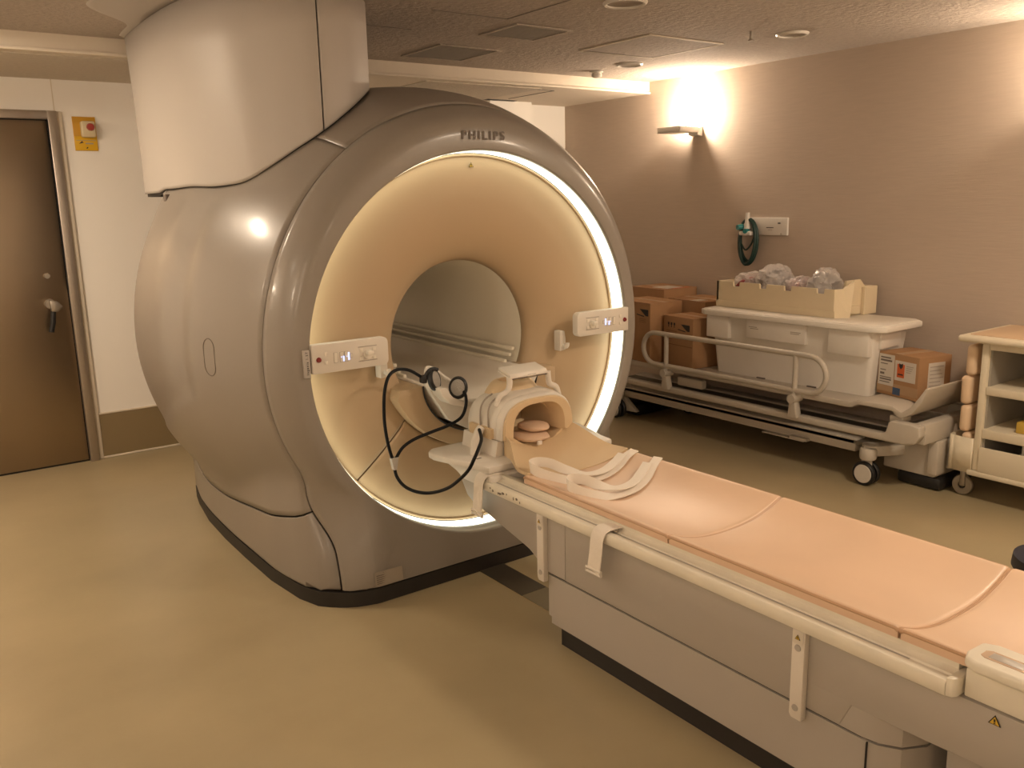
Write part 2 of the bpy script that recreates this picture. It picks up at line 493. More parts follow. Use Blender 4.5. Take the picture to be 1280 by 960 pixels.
# light ring and funnel
n = 200
lr = MB().grid([[(CX + r * math.cos(2 * PI * k / n), y, CZ + r * math.sin(2 * PI * k / n)) for k in range(n)] for r, y in ((.811, 3.084), (.807, 3.155))], close=True)
obj('light_ring', lr, 'ring_light', mri, 60, label='glowing white light ring')
obj('ring_bead', MB().tube([(CX + .798 * math.cos(2 * PI * k / 120), 3.157, CZ + .798 * math.sin(2 * PI * k / 120)) for k in range(120)], .006, 8, closed=True), 'funnel_cream', mri)
FP = [(.806, 3.160), (.79, 3.160), (.75, 3.158), (.70, 3.157), (.64, 3.158), (.58, 3.163), (.53, 3.170), (.48, 3.182), (.445, 3.196), (.415, 3.213), (.39, 3.233), (.372, 3.253), (.360, 3.275), (.353, 3.30)]
fy = pchip([p[0] for p in FP[::-1]], [p[1] for p in FP[::-1]])
def funnel(d0, d1, r0, r1, nt, nr):
    return MB().grid([[(CX + r * math.cos(RAD(d)), fy(r), CZ + r * math.sin(RAD(d))) for d in [d0 + (d1 - d0) * k / nt for k in range(nt + 1)]] for r in [r0 + (r1 - r0) * i / nr for i in range(nr + 1)]])
obj('funnel', funnel(-39.7, 219.7, .806, .353, 180, 40), 'funnel_cream', mri, 60, solid=.006)
obj('funnel_lower_panel', funnel(220.3, 319.7, .806, .462, 70, 24), 'funnel_cream', mri, 60, solid=.006)
obj('funnel_lower_rim', funnel(220.3, 319.7, .455, .353, 70, 16), 'funnel_cream', mri, 60, solid=.006)
obj('funnel_backing', MB().grid([[(CX + r * math.cos(RAD(d)), fy(r) + .012, CZ + r * math.sin(RAD(d))) for d in range(205, 336, 3)] for r in (.80, .70, .6, .5, .45, .40, .37)]), 'cardboard_cut', mri)
obj('bore_liner', MB().grid([[(CX + r * math.cos(2 * PI * k / 96), y, CZ + r * math.sin(2 * PI * k / 96)) for k in range(96)] for r, y in ((.353, 3.301), (.350, 3.32), (.350, 4.90))], close=True, flip=True), 'bore_grey', mri, 60)
# cradle that carries the table bridge
cr = []
inner = [(CX + .30 * math.cos(RAD(d)), .838 + .235 * math.sin(RAD(d))) for d in range(360, 179, -6)]
outer = [(CX + .47 * math.cos(RAD(d)), CZ + .455 * math.sin(RAD(d))) for d in range(199, 342, 6)]
pts = [(CX - .30, .838)] + [(CX - .415, .832)] + outer[0:0]
poly = inner + [(CX - .41, .832)] + outer[1:-1] + [(CX + .41, .832)]
obj('cradle', MB().prism(poly, 1, 3.115, 3.32, .006), 'funnel_cream', mri, 35)
# white table bridge running through the bore
deck = [(-.295, .836), (-.285, .842), (-.262, .838), (-.235, .80), (-.20, .775), (-.12, .758), (0, .752), (.12, .758), (.20, .775), (.235, .80), (.262, .838), (.285, .842), (.295, .836)]
und = [(.27, .79), (.20, .68), (.10, .625), (0, .612), (-.10, .625), (-.20, .68), (-.27, .79)]
obj('bore_bridge', MB().prism([(CX + x, z) for x, z in deck + und], 1, 3.085, 4.88, .004), 'plastic_white', mri, 35)
for sx in (-1, 1):
    for q, zz in ((.272, .845), (.300, .872), (.318, .90)):
        obj('guide_rail', MB().box(CX + sx * q - .009, CX + sx * q + .009, 3.32, 4.86, zz - .008, zz + .008, .004), 'rail_white', mri)
# black gasket line of the cradle
obj('cradle_gasket', MB().tube([(CX + .303 * math.cos(RAD(d)), 3.113, .838 + .238 * math.sin(RAD(d))) for d in range(180, 361, 6)], .004, 6), 'dark', mri)

# control consoles
def console(side):
    xe = CX + side * .812; xi = CX + side * .49
    z0, z1, y0, y1 = .966, 1.078, 3.048, 3.085
    r = .022
    if side < 0:
        pts = [(xe, z0), (xi - r, z0)] + [(xi - r + r * math.cos(RAD(a)), z0 + r + r * math.sin(RAD(a))) for a in range(-75, 1, 15)] + [(xi - r + r * math.cos(RAD(a)), z1 - r + r * math.sin(RAD(a))) for a in range(0, 91, 15)] + [(xe, z1)]
    else:
        pts = [(xe, z1), (xi + r, z1)] + [(xi + r + r * math.cos(RAD(a)), z1 - r + r * math.sin(RAD(a))) for a in range(105, 181, 15)] + [(xi + r + r * math.cos(RAD(a)), z0 + r + r * math.sin(RAD(a))) for a in range(180, 271, 15)] + [(xe, z0)]
    c = obj('control_panel', MB().prism(pts, 1, y0, y1, .004), 'plastic_white', mri, 35, label='white control panel with buttons and red stop')
    obj('panel_arm', MB().prism([(xe, z0 + .02), (xi + side * .20, z0 + .02), (xi + side * .20, z1 - .02), (xe, z1 - .02)], 1, y1, 3.165), 'plastic_white', mri)
    def X(u): return xe - side * u                      # u from the outer end inwards
    yb = y0 - .0005
    obj('stop_button', MB().lathe([(0, -.008), (.007, -.008), (.0095, -.004), (.0105, .001)], (X(.026), yb, 1.02), 1, 20), 'red_button', c)
    for u, z in ((.055, 1.040), (.055, 1.006)):
        obj('button', MB().box(X(u) - .0065, X(u) + .0065, yb - .003, yb + .001, z - .0075, z + .0075, .002), 'button_white', c)
    for u, w_, h_ in ((.095, .016, .040), (.120, .016, .040), (.139, .016, .040), (.160, .011, .016)):
        obj('display_frame', MB().box(X(u) - w_ / 2, X(u) + w_ / 2, yb - .0012, yb + .001, 1.021 - h_ / 2, 1.021 + h_ / 2, .0008), 'print_mid', c)
        obj('display_key', MB().box(X(u) - w_ / 2 + .0012, X(u) + w_ / 2 - .0012, yb - .0022, yb + .001, 1.021 - h_ / 2 + .0012, 1.021 + h_ / 2 - .0012, .0008), 'button_white', c)
    for u, z0_, z1_ in ((.127, 1.004, 1.024), (.149, 1.006, 1.036)):
        obj('level_led', MB().box(X(u) - .003, X(u) + .003, yb - .003, yb, z0_, z1_, .0005), 'led_blue', c)
    for u, z in ((.118, 1.021), (.141, 1.021)):
        obj('level_led', MB().box(X(u) - .002, X(u) + .002, yb - .003, yb, z - .002, z + .002, .0005), 'led_blue', c)
    for u in (.203, .258):
        for z in (1.005, 1.037):
            obj('button', MB().box(X(u) - .008, X(u) + .008, yb - .003, yb + .001, z - .0075, z + .0075, .002), 'button_white', c)
    obj('joystick', MB().cyl((X(.232), yb + .002, 1.018), (X(.232), yb - .006, 1.018), .020, .018).box(X(.232) - .014, X(.232) + .014, yb - .028, yb - .004, 1.018, 1.034, .005), 'button_white', c)
    for z in (.994, 1.050):
        obj('panel_line', MB().box(X(.27), X(.19), yb - .0015, yb + .001, z - .0012, z + .0012) if side < 0 else MB().box(X(.19), X(.27), yb - .0015, yb + .001, z - .0012, z + .0012), 'print_mid', c)
for s_ in (-1, 1): console(s_)
# cable hooks on the funnel
for xh in (1.615, 2.555):
    hk = obj('cable_hook', MB().prism([(xh - .016, .99), (xh + .012, .99), (xh + .018, .955), (xh + .020, .90), (xh - .016, .895)], 1, 3.125, 3.172, .004), 'plastic_white', mri, 35)
    obj('hook_tip', MB().tube([(xh + .004, 3.13, .922), (xh + .008, 3.112, .915), (xh + .012, 3.106, .924), (xh + .012, 3.105, .934)], .009, 10, smooth=4), 'plastic_white', hk)
# lettering
obj('lettering', text_mb('PHILIPS', .036, (2.095, 3.0640, 1.857), (1, 0, 0), (0, 0, 1), width=.212, bold=.030, depth=.003), 'print_grey', mri, 0, label='dark grey brand lettering')
lt = obj('name_plate', MB().box(1.246, 1.272, 3.052, 3.068, .955, 1.062, .003), 'tower_grey', mri)
obj('plate_lettering', text_mb('Ingenia 1.5T', .0125, (1.260, 3.0515, 1.012), (0, 0, 1), (-1, 0, 0), width=.088, bold=.02, depth=.001), 'print_black', lt, 0)
def warn_sign(parent, c, right, up, size, back=None):
    R = Vector(right).normalized(); U = Vector(up).normalized(); N = R.cross(U); c = Vector(c)
    if back:
        b = MB(); w_, h_ = back
        b.add([c + R * sx * w_ + U * sz * h_ + N * .001 for sx, sz in ((-1, -1), (1, -1), (1, 1), (-1, 1))], [(0, 1, 2, 3)])
        obj('sticker', b, 'label_white', parent, 0)
    def tri(s, d): return MB().add([c + R * s * q[0] + U * s * q[1] + N * d for q in ((-.87, -.5), (.87, -.5), (0, 1.0))], [(0, 1, 2)])
    t = obj('warning_sign', tri(size, .002), 'print_black', parent, 0)
    obj('warning_field', tri(size * .74, .003), 'warn_yellow', t, 0)
    obj('warning_mark', MB().add([c + R * size * q[0] + U * size * q[1] + N * .004 for q in ((-.10, -.02), (.10, -.02), (.13, .42), (-.13, .42))], [(0, 1, 2, 3)]).add([c + R * size * q[0] + U * size * q[1] + N * .004 for q in ((-.1, -.28), (.1, -.28), (.1, -.1), (-.1, -.1))], [(0, 1, 2, 3)]), 'print_black', t, 0)
warn_sign(mri, (2.088, 3.153, CZ + .755), (1, 0, 0), (0, 0, 1), .014)
# rating plate low on the front
rp = MB().add([(1.455, 3.006, .134), (1.579, 3.000, .134), (1.579, 2.992, .076), (1.455, 2.996, .076)], [(0, 1, 2, 3)])
rp.v = [(x, y - .011, z) for x, y, z in rp.v]
pr_ = obj('rating_plate', rp, 'label_grey', mri, 0)
for i in range(6):
    z = .126 - i * .008
    obj('print_line', MB().box(1.462 + (.03 if i == 0 else 0), 1.572 - (i % 3) * .012, 2.9840 + (z - .076) * .16, 2.9850 + (z - .076) * .16, z - .0015, z + .0015), 'print_grey', pr_, 0)
# oval grip line and small catches on the side cover
for sd in (-1, 1):
    loop = []
    for k in range(40):
        a = 2 * PI * k / 40
        dz = (.036 if math.sin(a) >= 0 else -.036) + .040 * math.sin(a); dy = .040 * math.cos(a)
        zc = .998 + dz; th0 = math.asin(min(1, (zc - CZ) / 1.045)); th0 = th0 if sd > 0 else PI - th0
        loop.append(S(th0, 3.535 + dy, .0003))
    obj('grip_outline', MB().tube(loop, .0020, 6, closed=True), 'print_grey', mri)

# service tower up to the ceiling
TP = [(1.30, 4.98), (1.21, 4.93), (1.185, 4.8), (1.172, 4.5), (1.168, 4.3), (1.172, 4.07), (1.184, 3.92), (1.207, 3.77), (1.256, 3.59), (1.345, 3.465), (1.451, 3.385), (1.527, 3.358), (1.60, 3.362), (1.69, 3.40), (1.79, 3.49), (1.862, 3.60), (1.885, 3.75), (1.89, 4.0), (1.89, 4.5), (1.88, 4.9), (1.82, 4.98)]
TPv = catmull([Vector((x, y, 0)) for x, y in TP], 8)
def barrel_z(x, y):
    y = min(y, 4.8); a, b = fa(y), fb(y); q = 1 - ((x - CX) / a) ** 2
    z = CZ + b * math.sqrt(q) if q > 0 else 1.3
    k = 0.05; hh = max(k - abs(z - 1.652), 0) / k
    return max(z, 1.652) + hh * hh * k * 0.25
def tower_part(P, top=True):
    rows = []
    cent = Vector((1.5, 4.3, 0))
    base = [max(1.60, barrel_z(p.x, p.y)) + .013 for p in P]
    for q in [0, .02, .25, .5, .75, 1.0]:
        rows.append([(p.x - .022 * q * q * smooth01(1.40 - p.x, 0, .25), p.y, b + (2.430 - b) * q) for p, b in zip(P, base)])
    return MB().grid(rows)
ix = min(range(len(TPv)), key=lambda i: (TPv[i] - Vector((1.527, 3.358, 0))).length)
gapv = (TPv[ix + 1] - TPv[ix]).normalized() * .003
obj('tower_panel', tower_part(TPv[:ix] + [TPv[ix] - gapv]), 'tower_grey', mri, 40, solid=.01, label='tall light panel of the service tower')
obj('tower_panel', tower_part([TPv[ix] + gapv] + TPv[ix + 1:]), 'tower_grey', mri, 40, solid=.01)
# tower seal (dark gap) and collar
def offset_plan(P, d):
    out = []
    for i, p in enumerate(P):
        t = (P[min(i + 1, len(P) - 1)] - P[max(i - 1, 0)]).normalized()
        out.append(p + Vector((t.y, -t.x, 0)) * -d)
    return out
inn = offset_plan(TPv, .012) if (offset_plan(TPv, .012)[len(TPv) // 2] - Vector((1.5, 4.3, 0))).length < (TPv[len(TPv) // 2] - Vector((1.5, 4.3, 0))).length else offset_plan(TPv, -.012)
sgn = .012 if (offset_plan(TPv, .012)[len(TPv) // 2] - Vector((1.5, 4.3, 0))).length > (TPv[len(TPv) // 2] - Vector((1.5, 4.3, 0))).length else -.012
obj('tower_core', MB().grid([[(p.x, p.y, max(1.60, barrel_z(p.x, p.y)) - .002) for p in inn], [(p.x, p.y, 2.44) for p in inn]]), 'dark', mri)
rows = []
TPl = [p for p in TPv if p.x < 1.42 and p.y < 4.9]
for d, z in ((.022, 2.4305), (.06, 2.4315), (.12, 2.434), (.20, 2.438), (.27, 2.442), (.30, 2.4446)):
    off_ = offset_plan(TPl, sgn / abs(sgn))
    rows.append([(p.x + (q.x - p.x) * d * k, p.y + (q.y - p.y) * d * k, z) for p, q in zip(TPl, off_) for k in [smooth01(1.40 - p.x, 0, .25) * (.15 + .85 * (1 - smooth01(p.y, 4.2, 4.65)))]])
obj('ceiling_collar', MB().grid(rows), 'tower_grey', mri, 50, solid=.003)
obj('latch', MB().box(1.150, 1.172, 4.34, 4.385, 1.622, 1.656, .004), 'print_grey', mri)

# ================================================================== PATIENT COUCH
couch = thing('patient_couch', 'grey patient table on a black plinth running out of the scanner', 'patient table', (CX, 1.7, 0))
XS = 1.80; XE = 2 * CX - XS
# side profile (y,z) of the upper carriage: head arm, belly, foot arm
up_ = [(2.86, .506), (2.80, .435), (2.76, .415), (2.62, .382), (2.45, .345), (2.41, .335), (2.37, .315), (2.335, .283), (1.12, .283), (1.09, .352), (.97, .353), (.80, .360), (.30, .375), (.30, .506)]
obj('carriage', MB().prism(up_, 0, XS, XE, .008), 'couch_grey', couch, 30)
# pedestal with rounded foot-end corners
ped = [(XS + .004, 2.30), (XS + .02, 2.316), (XE - .02, 2.316), (XE - .004, 2.30), (XE - .004, 1.06), (XE - .012, 1.02), (XE - .04, .975), (XE - .10, .945), (XS + .10, .945), (XS + .04, .975), (XS + .012, 1.02), (XS + .004, 1.06)]
obj('belly', MB().prism([(x, min(y, 2.2)) for x, y in ped], 2, .283, .356), 'couch_grey', couch, 30)
obj('pedestal', MB().prism(ped, 2, .118, .276), 'couch_grey', couch, 30)
rim = [(x + (.012 if x < CX else -.012), y) for x, y in ped]
obj('pedestal_rim', MB().prism([(CX + (x - CX) * .985, 1.67 + (y - 1.67) * .985) for x, y in ped], 2, .088, .116), 'couch_grey', couch, 30)
obj('seam_gap', MB().prism([(CX + (x - CX) * .975, 1.67 + (y - 1.67) * .985) for x, y in ped], 2, .10, .288), 'dark', couch, 0)
obj('plinth', MB().prism([(CX + (x - CX) * .88, 1.67 + (y - 1.67) * .955) for x, y in ped], 2, 0.0, .094), 'plinth_black', couch, 30)
obj('corner_seam', MB().box(1.801, 1.806, 1.043, 1.046, .118, .276), 'dark', couch, 0)
obj('foot_column', MB().prism([(1.90, .90), (2.28, .90), (2.28, .62), (2.20, .57), (1.98, .57), (1.90, .62)], 2, .0, .36, .01), 'couch_grey', couch, 30)
# flow-guard strips along the side
for sx in (-1, 1):
    xo = XS - .022 if sx < 0 else XE; xi = XS if sx < 0 else XE + .022
    for yy, zt in ((2.315, .505), (1.235, .505)):
        st = obj('side_strip', MB().prism([(yy - .019, zt), (yy + .019, zt), (yy + .019, .262), (yy + .012, .252), (yy - .019, .252)], 0, xo, xi, .003), 'plastic_white', couch, 30)
        if sx < 0:
            for z in (.455, .285):
                obj('screw_cap', MB().cyl((xo + .001, yy, z), (xo - .002, yy, z), .010, .009, 16), 'couch_grey', st)
            warn_sign(st, (xo - .001, yy, .478 if yy > 2 else .484), (0, -1, 0), (0, 0, 1), .010, back=(.015, .017))
# carriage web behind the first strip
obj('strip_web', MB().prism([(2.33, .29), (2.20, .29), (2.20, .50), (2.33, .50)], 0, XS - .002, XS + .01), 'couch_grey', couch, 0)
warn_sign(couch, (XS - .001, .755, .484), (0, -1, 0), (0, 0, 1), .016)
# tabletop: edge rail, channel and inner support
XT = 1.768
prof = [(XT, .510), (XT - .004, .518), (XT - .004, .540), (XT, .547), (XT + .010, .549), (XT + .017, .5492), (XT + .019, .545), (XT + .029, .545), (XT + .031, .5502), (XT + .046, .5515), (XT + .052, .556), (XT + .052, .570), (XT + .07, .568), (XT + .12, .548), (XT + .18, .529), (XT + .25, .516)]
full = prof + [(2 * CX - x, z) for x, z in prof[::-1]]
obj('tabletop', MB().prism(full, 1, .850, 2.66), 'table_white', couch, 35)
obj('table_end', MB().prism([(XT - .003, .85), (XT + .002, .836), (XT + .014, .830), (XT + .09, .829), (XT + .09, .85)], 2, .511, .556, .003), 'table_white', couch, 35)
obj('rail_inset', MB().box(XT + .019, XT + .030, .95, 2.64, .5445, .5462), 'couch_grey', couch, 0)
for k in range(9):
    yy = 2.60 - k * .024 + random.uniform(-.012, .012); ln = random.uniform(.003, .014); zz = random.uniform(.522, .534)
    obj('paint_chip', MB().prism([(yy, zz), (yy + ln, zz - .004), (yy + ln * 1.4, zz + .003), (yy + ln * .9, zz + random.uniform(.004, .011)), (yy + .002, zz + .005)], 0, XT - .0050, XT - .0035), 'chipped', couch, 0)
# wider head-end board
hb = [(1.735, 2.99), (1.715, 2.955), (1.722, 2.90), (1.752, 2.76), (1.768, 2.66), (1.775, 2.62)]
hb = hb + [(2 * CX - x, y) for x, y in hb[::-1]]
hb = [(1.775, 2.62), (1.764, 2.70), (1.735, 2.80), (1.706, 2.915), (1.712, 2.965), (1.745, 2.995), (1.82, 3.0)]
hb = hb + [(2 * CX - x, y) for x, y in hb[::-1]]
obj('head_board', MB().prism(hb, 2, .575, .603, .008), 'plastic_white', couch, 35)
obj('head_shoulder', MB().prism([(2.60, .512), (2.60, .566), (2.64, .575), (2.70, .604), (2.98, .604), (2.98, .56), (2.86, .535), (2.80, .512)], 0, 1.775, 2 * CX - 1.775, .006), 'plastic_white', couch, 35)
obj('head_nose', MB().prism([(2.60, .40), (2.60, .55), (2.93, .575), (2.92, .54), (2.84, .43), (2.80, .41)], 0, 1.81, 2 * CX - 1.81, .01), 'couch_grey', couch, 35)
for k in range(2):
    obj('board_slot', MB().box(1.80 + .04 * k, 1.825 + .04 * k, 2.74 + .1 * k, 2.752 + .1 * k, .6025, .6042, .001), 'print_grey', couch)
# release handle block at the foot end
hbk = [(XT + .005, .83), (XT + .02, .842), (2.41, .842), (2.41, .30), (XT + .005, .30)]
for x0_, x1_ in ((XT + .03, XT + .052), (2 * CX - XT - .052, 2 * CX - XT - .03)):
    obj('foot_block', MB().prism([(.825, .512), (.825, .580), (.30, .580), (.30, .512)], 0, x0_, x1_, .004), 'table_white', couch, 30)
obj('foot_bed', MB().prism([(.848, .508), (.848, .516), (.30, .516), (.30, .508)], 0, XT + .05, 2 * CX - XT - .05), 'table_white', couch, 0)
hp = obj('release_handle', MB().prism([(XT + .008, .80), (XT + .02, .825), (XT + .05, .835), (XT + .11, .832), (XT + .125, .80), (XT + .125, .33), (XT + .11, .31), (XT + .02, .31), (XT + .008, .33)], 2, .585, .612, .009, 3), 'rail_white', couch, 35)
obj('handle_slot', MB().prism([(XT + .042, .795), (XT + .05, .806), (XT + .075, .806), (XT + .083, .795), (XT + .083, .715), (XT + .075, .705), (XT + .05, .705), (XT + .042, .715)], 2, .606, .6128), 'cardboard_tape', hp, 30)
obj('slot_line', MB().box(XT + .05, XT + .076, .72, .79, .6122, .6134, .0005), 'couch_grey', hp)

# mattress pads (dished)
def pad(y0, y1, label, dip0, dip1, w0=.272, w1=.272, z0=.604, flat=0.0):
    th = .032; nx, ny = 40, 24; rows = []
    def top(u, v):   # u across -1..1, v along 0..1
        dip = dip0 + (dip1 - dip0) * v; wv = w0 + (w1 - w0) * v
        x = CX + wv * u; y = y0 + (y1 - y0) * v
        z = z0 - dip * (1 - abs(u) ** 2.4)
        e = min(1 - abs(u), .06) / .06; ev = min(min(v, 1 - v) * abs(y1 - y0) / .3, .035) / .035
        z -= .010 * (1 - math.sqrt(max(0, 1 - (1 - e) ** 2))) + .006 * (1 - math.sqrt(max(0, 1 - (1 - ev) ** 2)))
        return (x, y, z)
    us = [-1, -.99, -.975, -.955, -.92, -.85] + [-.75 + 1.5 * i / 16 for i in range(17)] + [.85, .92, .955, .975, .99, 1]
    vs = [0, .004, .012, .025, .045] + [.1 + .8 * i / 10 for i in range(11)] + [.955, .975, .988, .996, 1]
    T = [[top(u, v) for u in us] for v in vs]
    B = [[(p[0], p[1], max(p[2] - th, .5235 + .047 * abs(u) ** 1.5)) for p, u in zip(row, us)] for row in T]
    mb = MB().grid(T, flip=True).grid(B)
    n = len(us)
    k = len(T) * n
    for i in range(len(T) - 1):
        for j in (0, n - 1):
            q = (i * n + j, (i + 1) * n + j, k + (i + 1) * n + j, k + i * n + j); mb.f.append(q)
    for j in range(n - 1):
        for i in (0, len(T) - 1):
            mb.f.append((i * n + j, i * n + j + 1, k + i * n + j + 1, k + i * n + j))
    t = thing('mattress_pad', label, 'mattress', (CX, (y0 + y1) / 2, .567), 'peach pads on the patient table')
    p = obj('pad', mb, 'mattress', t, 50)
    for j in (0, n - 1):
        obj('piping', MB().tube([T[i][j] for i in range(len(T))], .0045, 6), 'mattress_edge', t)
    for i in (0, len(T) - 1):
        obj('piping', MB().tube(T[i], .004, 6), 'mattress_edge', t)
    return t
pad(2.47, 1.735, 'peach table pad nearest the scanner, under the white straps', .035, .055, .262, .272)
pad(1.728, .995, 'middle peach table pad between the two curved seams', .055, .055)
pad(.988, .35, 'peach table pad at the foot end beside the white release handle', .055, .05)

# ================================================================== HEAD COIL
coil = thing('head_coil', 'white and cream head coil with open front at the head of the patient table', 'head coil', (CX, 2.8, .60))
KX = 2.075
def arch(hw, zt, zb, n=28, p=3.0, kx=KX):
    """open arch from right bottom over top to left bottom"""
    out = []
    for i in range(n + 1):
        a = PI * i / n; c, s = math.cos(a), math.sin(a)
        out.append((kx + hw * abs(c) ** (2 / p) * (1 if c >= 0 else -1), zb + (zt - zb) * abs(s) ** (2 / p)))
    return out
ZM = .668
# posterior base
obj('base', MB().prism([(KX - .205, .6045), (KX + .205, .6045), (KX + .193, .666), (KX + .165, .666), (KX + .13, .642), (KX + .08, .626), (KX, .620), (KX - .08, .626), (KX - .13, .642), (KX - .165, .666), (KX - .193, .666)], 1, 2.712, 2.955), 'plastic_white', coil, 35)
obj('base_lining', MB().prism([(KX - .166, .6675), (KX - .131, .6435), (KX - .08, .6275), (KX, .6215), (KX + .08, .6275), (KX + .131, .6435), (KX + .166, .6675), (KX + .12, .6675), (KX + .08, .640), (KX, .630), (KX - .08, .640), (KX - .12, .6675)], 1, 2.70, 2.944), 'coil_cream', coil, 35)
# anterior shell: outer white
def shell(stations, m, name, n=28, top_k=1.0):
    mb = MB(); rows_o = []; rows_i = []
    for y, hw, zt, th in stations:
        rows_o.append([(x, y, z) for x, z in arch(hw, zt, ZM)])
        rows_i.append([(x, y, z) for x, z in arch(hw - th, zt - th * top_k, ZM)])
    mb.grid(rows_o); mb.grid(rows_i, flip=True)
    for ro, ri in ((rows_o[0], rows_i[0]), (rows_o[-1], rows_i[-1])): mb.grid([ro, ri])
    for q in (0, n):
        mb.grid([[r[q] for r in rows_o], [r[q] for r in rows_i]])
    return obj(name, mb, m, coil, 35)
shell([(2.735, .186, .832, .018), (2.75, .190, .838, .02), (2.82, .193, .84, .02), (2.90, .190, .832, .02), (2.945, .178, .815, .02), (2.958, .165, .80, .02)], 'plastic_white', 'anterior_shell')
# white front band + cream front rim and cream inner lining
shell([(2.700, .179, .824, .010), (2.712, .185, .831, .014), (2.734, .186, .832, .014)], 'plastic_white', 'front_band')
shell([(2.690, .172, .816, .040), (2.697, .176, .821, .050), (2.72, .171, .816, .056), (2.76, .167, .812, .058)], 'coil_cream', 'front_rim', top_k=.45)
shell([(2.76, .167, .812, .058), (2.94, .155, .795, .06)], 'coil_cream', 'inner_lining', top_k=.5)
obj('end_wall', MB().prism([(x, z) for x, z in arch(.165, .80, ZM)], 1, 2.944, 2.957), 'coil_cream', coil, 35)
# cream dome with viewing hole on top
dm = MB()
for rr0 in (0,):
    rows = []
    for q in range(7):
        t = q / 6; row = []
        for k in range(40):
            a = 2 * PI * k / 40
            rx = .062 + .058 * t; ry = .045 + .060 * t
            row.append((KX + rx * math.cos(a), 2.875 + ry * math.sin(a), .868 - .018 * t - .035 * t * t + .008 * math.sin(PI * t)))
        rows.append(row)
    rows.insert(0, [(KX + .058 * math.cos(2 * PI * k / 40), 2.875 + .041 * math.sin(2 * PI * k / 40), .845) for k in range(40)])
    dm.grid(rows, close=True)
obj('dome', dm, 'coil_cream', coil, 40)
obj('dome_hole', MB().lathe([(0, 0), (.058, 0)], (KX, 2.875, .848), 2, 40), 'cushion_pink', coil, 0)
# mirror bracket
br_ = obj('mirror_frame', MB().prism([(2.744, .899), (2.744, .905), (2.83, .922), (2.83, .916)], 0, KX - .105, KX + .093, .002), 'plastic_white', coil, 35)
for sx in (-1, 1):
    xx = KX + sx * .098
    obj('bracket_arm', MB().tube([(xx + sx * .062, 2.765, .795), (xx + sx * .045, 2.762, .832), (xx + sx * .01, 2.758, .850), (xx, 2.755, .878), (xx, 2.757, .906)], .012, 10, smooth=4), 'plastic_white', coil, 40)
obj('mirror', MB().prism([(2.745, .905), (2.752, .918), (2.83, .936), (2.828, .922)], 0, KX - .10, KX + .088, .003), 'plastic_white', br_, 35)
obj('mirror_shaft', MB().tube([(KX - .09, 2.752, .898), (KX + .085, 2.752, .898)], .005, 8), 'print_grey', br_)
obj('mirror_clip', MB().box(KX - .015, KX + .03, 2.745, 2.775, .892, .908, .003), 'metal_grey', br_)
# grooves and side latch on the near side
obj('groove', MB().tube([(KX - .196, 2.825, .70), (KX - .1965, 2.825, .745), (KX - .192, 2.825, .785), (KX - .172, 2.822, .815), (KX - .14, 2.818, .834)], .0035, 6, smooth=4), 'print_mid', coil)
obj('groove', MB().tube([(KX - .192, 2.775, .69), (KX - .193, 2.775, .74), (KX - .189, 2.775, .785), (KX - .168, 2.775, .815), (KX - .13, 2.775, .835)], .0035, 6, smooth=4), 'print_mid', coil)
la = obj('latch', MB().box(KX - .205, KX - .180, 2.745, 2.90, .668, .712, .006), 'coil_cream', coil)
obj('latch_button', MB().box(KX - .211, KX - .195, 2.765, 2.83, .677, .702, .004), 'coil_cream', la)
obj('connector', MB().tube([(1.832, 2.80, .604), (1.836, 2.80, .66), (1.848, 2.79, .70), (1.86, 2.79, .715)], [.021, .021, .018, .016], 14), 'plastic_white', coil)
# cream apron in front of the opening
rows = []
for i in range(15):
    t = i / 14; y = 2.705 - .245 * t
    hw = .168 + .085 * smooth01(t, 0, .9); ze = .690 - .080 * smooth01(t, 0, .75); zc = .632 - .060 * t
    rows.append([(KX + (CX - KX) * t + hw * u, y, zc + (ze - zc) * abs(u) ** 2.6) for u in [-1 + 2 * k / 24 for k in range(25)]])
low = [[(p[0], p[1], max(min(p[2] - .012, .60), .606 - .075 * smooth01(i / 14, .02, .7))) for p in r] for i, r in enumerate(rows)]
ap = MB().grid(rows).grid(low)
for j in (0, 24): ap.grid([[r[j] for r in rows], [r[j] for r in low]])
for i in (0, 14): ap.grid([rows[i], low[i]])
obj('apron', ap, 'coil_cream', coil, 45)
# head cushions inside the coil
def blob(c, s, seed, amp=.08, sub=3, p=2.4):
    rnd = random.Random(seed); bm = bmesh.new(); bmesh.ops.create_icosphere(bm, subdivisions=sub, radius=1)
    ph = [(rnd.uniform(1, 3), rnd.uniform(1, 3), rnd.uniform(1, 3), rnd.uniform(0, 6)) for _ in range(5)]
    for v in bm.verts:
        q = v.co.normalized()
        k = 1 / (abs(q.x) ** p + abs(q.y) ** p + abs(q.z) ** p) ** (1 / p)
        k *= 1 + amp * sum(math.sin(a * q.x * 2 + b * q.y * 2 + c_ * q.z * 2 + d) for a, b, c_, d in ph) / 2
        v.co = Vector((c[0] + q.x * k * s[0], c[1] + q.y * k * s[1], c[2] + q.z * k * s[2]))
    return MB().bm(bm)
hc = obj('head_cushion', blob((2.065, 2.745, .652), (.075, .08, .017), 3, .03), 'cushion_pink', None, 60, origin=(2.045, 2.745, .625))
tag(hc, 'flat pinkish cushion lying on the floor of the head coil', 'cushion', 'cushions inside the head coil')
hc2 = obj('head_cushion', blob((2.10, 2.765, .683), (.060, .070, .017), 5, .03), 'cushion_pink', None, 60, origin=(2.085, 2.76, .66))
tag(hc2, 'round pinkish cushion on top of the flat one in the head coil', 'cushion', 'cushions inside the head coil')
obj('cushion_tag', MB().box(2.04, 2.062, 2.657, 2.666, .634, .650, .002), 'plastic_white', hc)

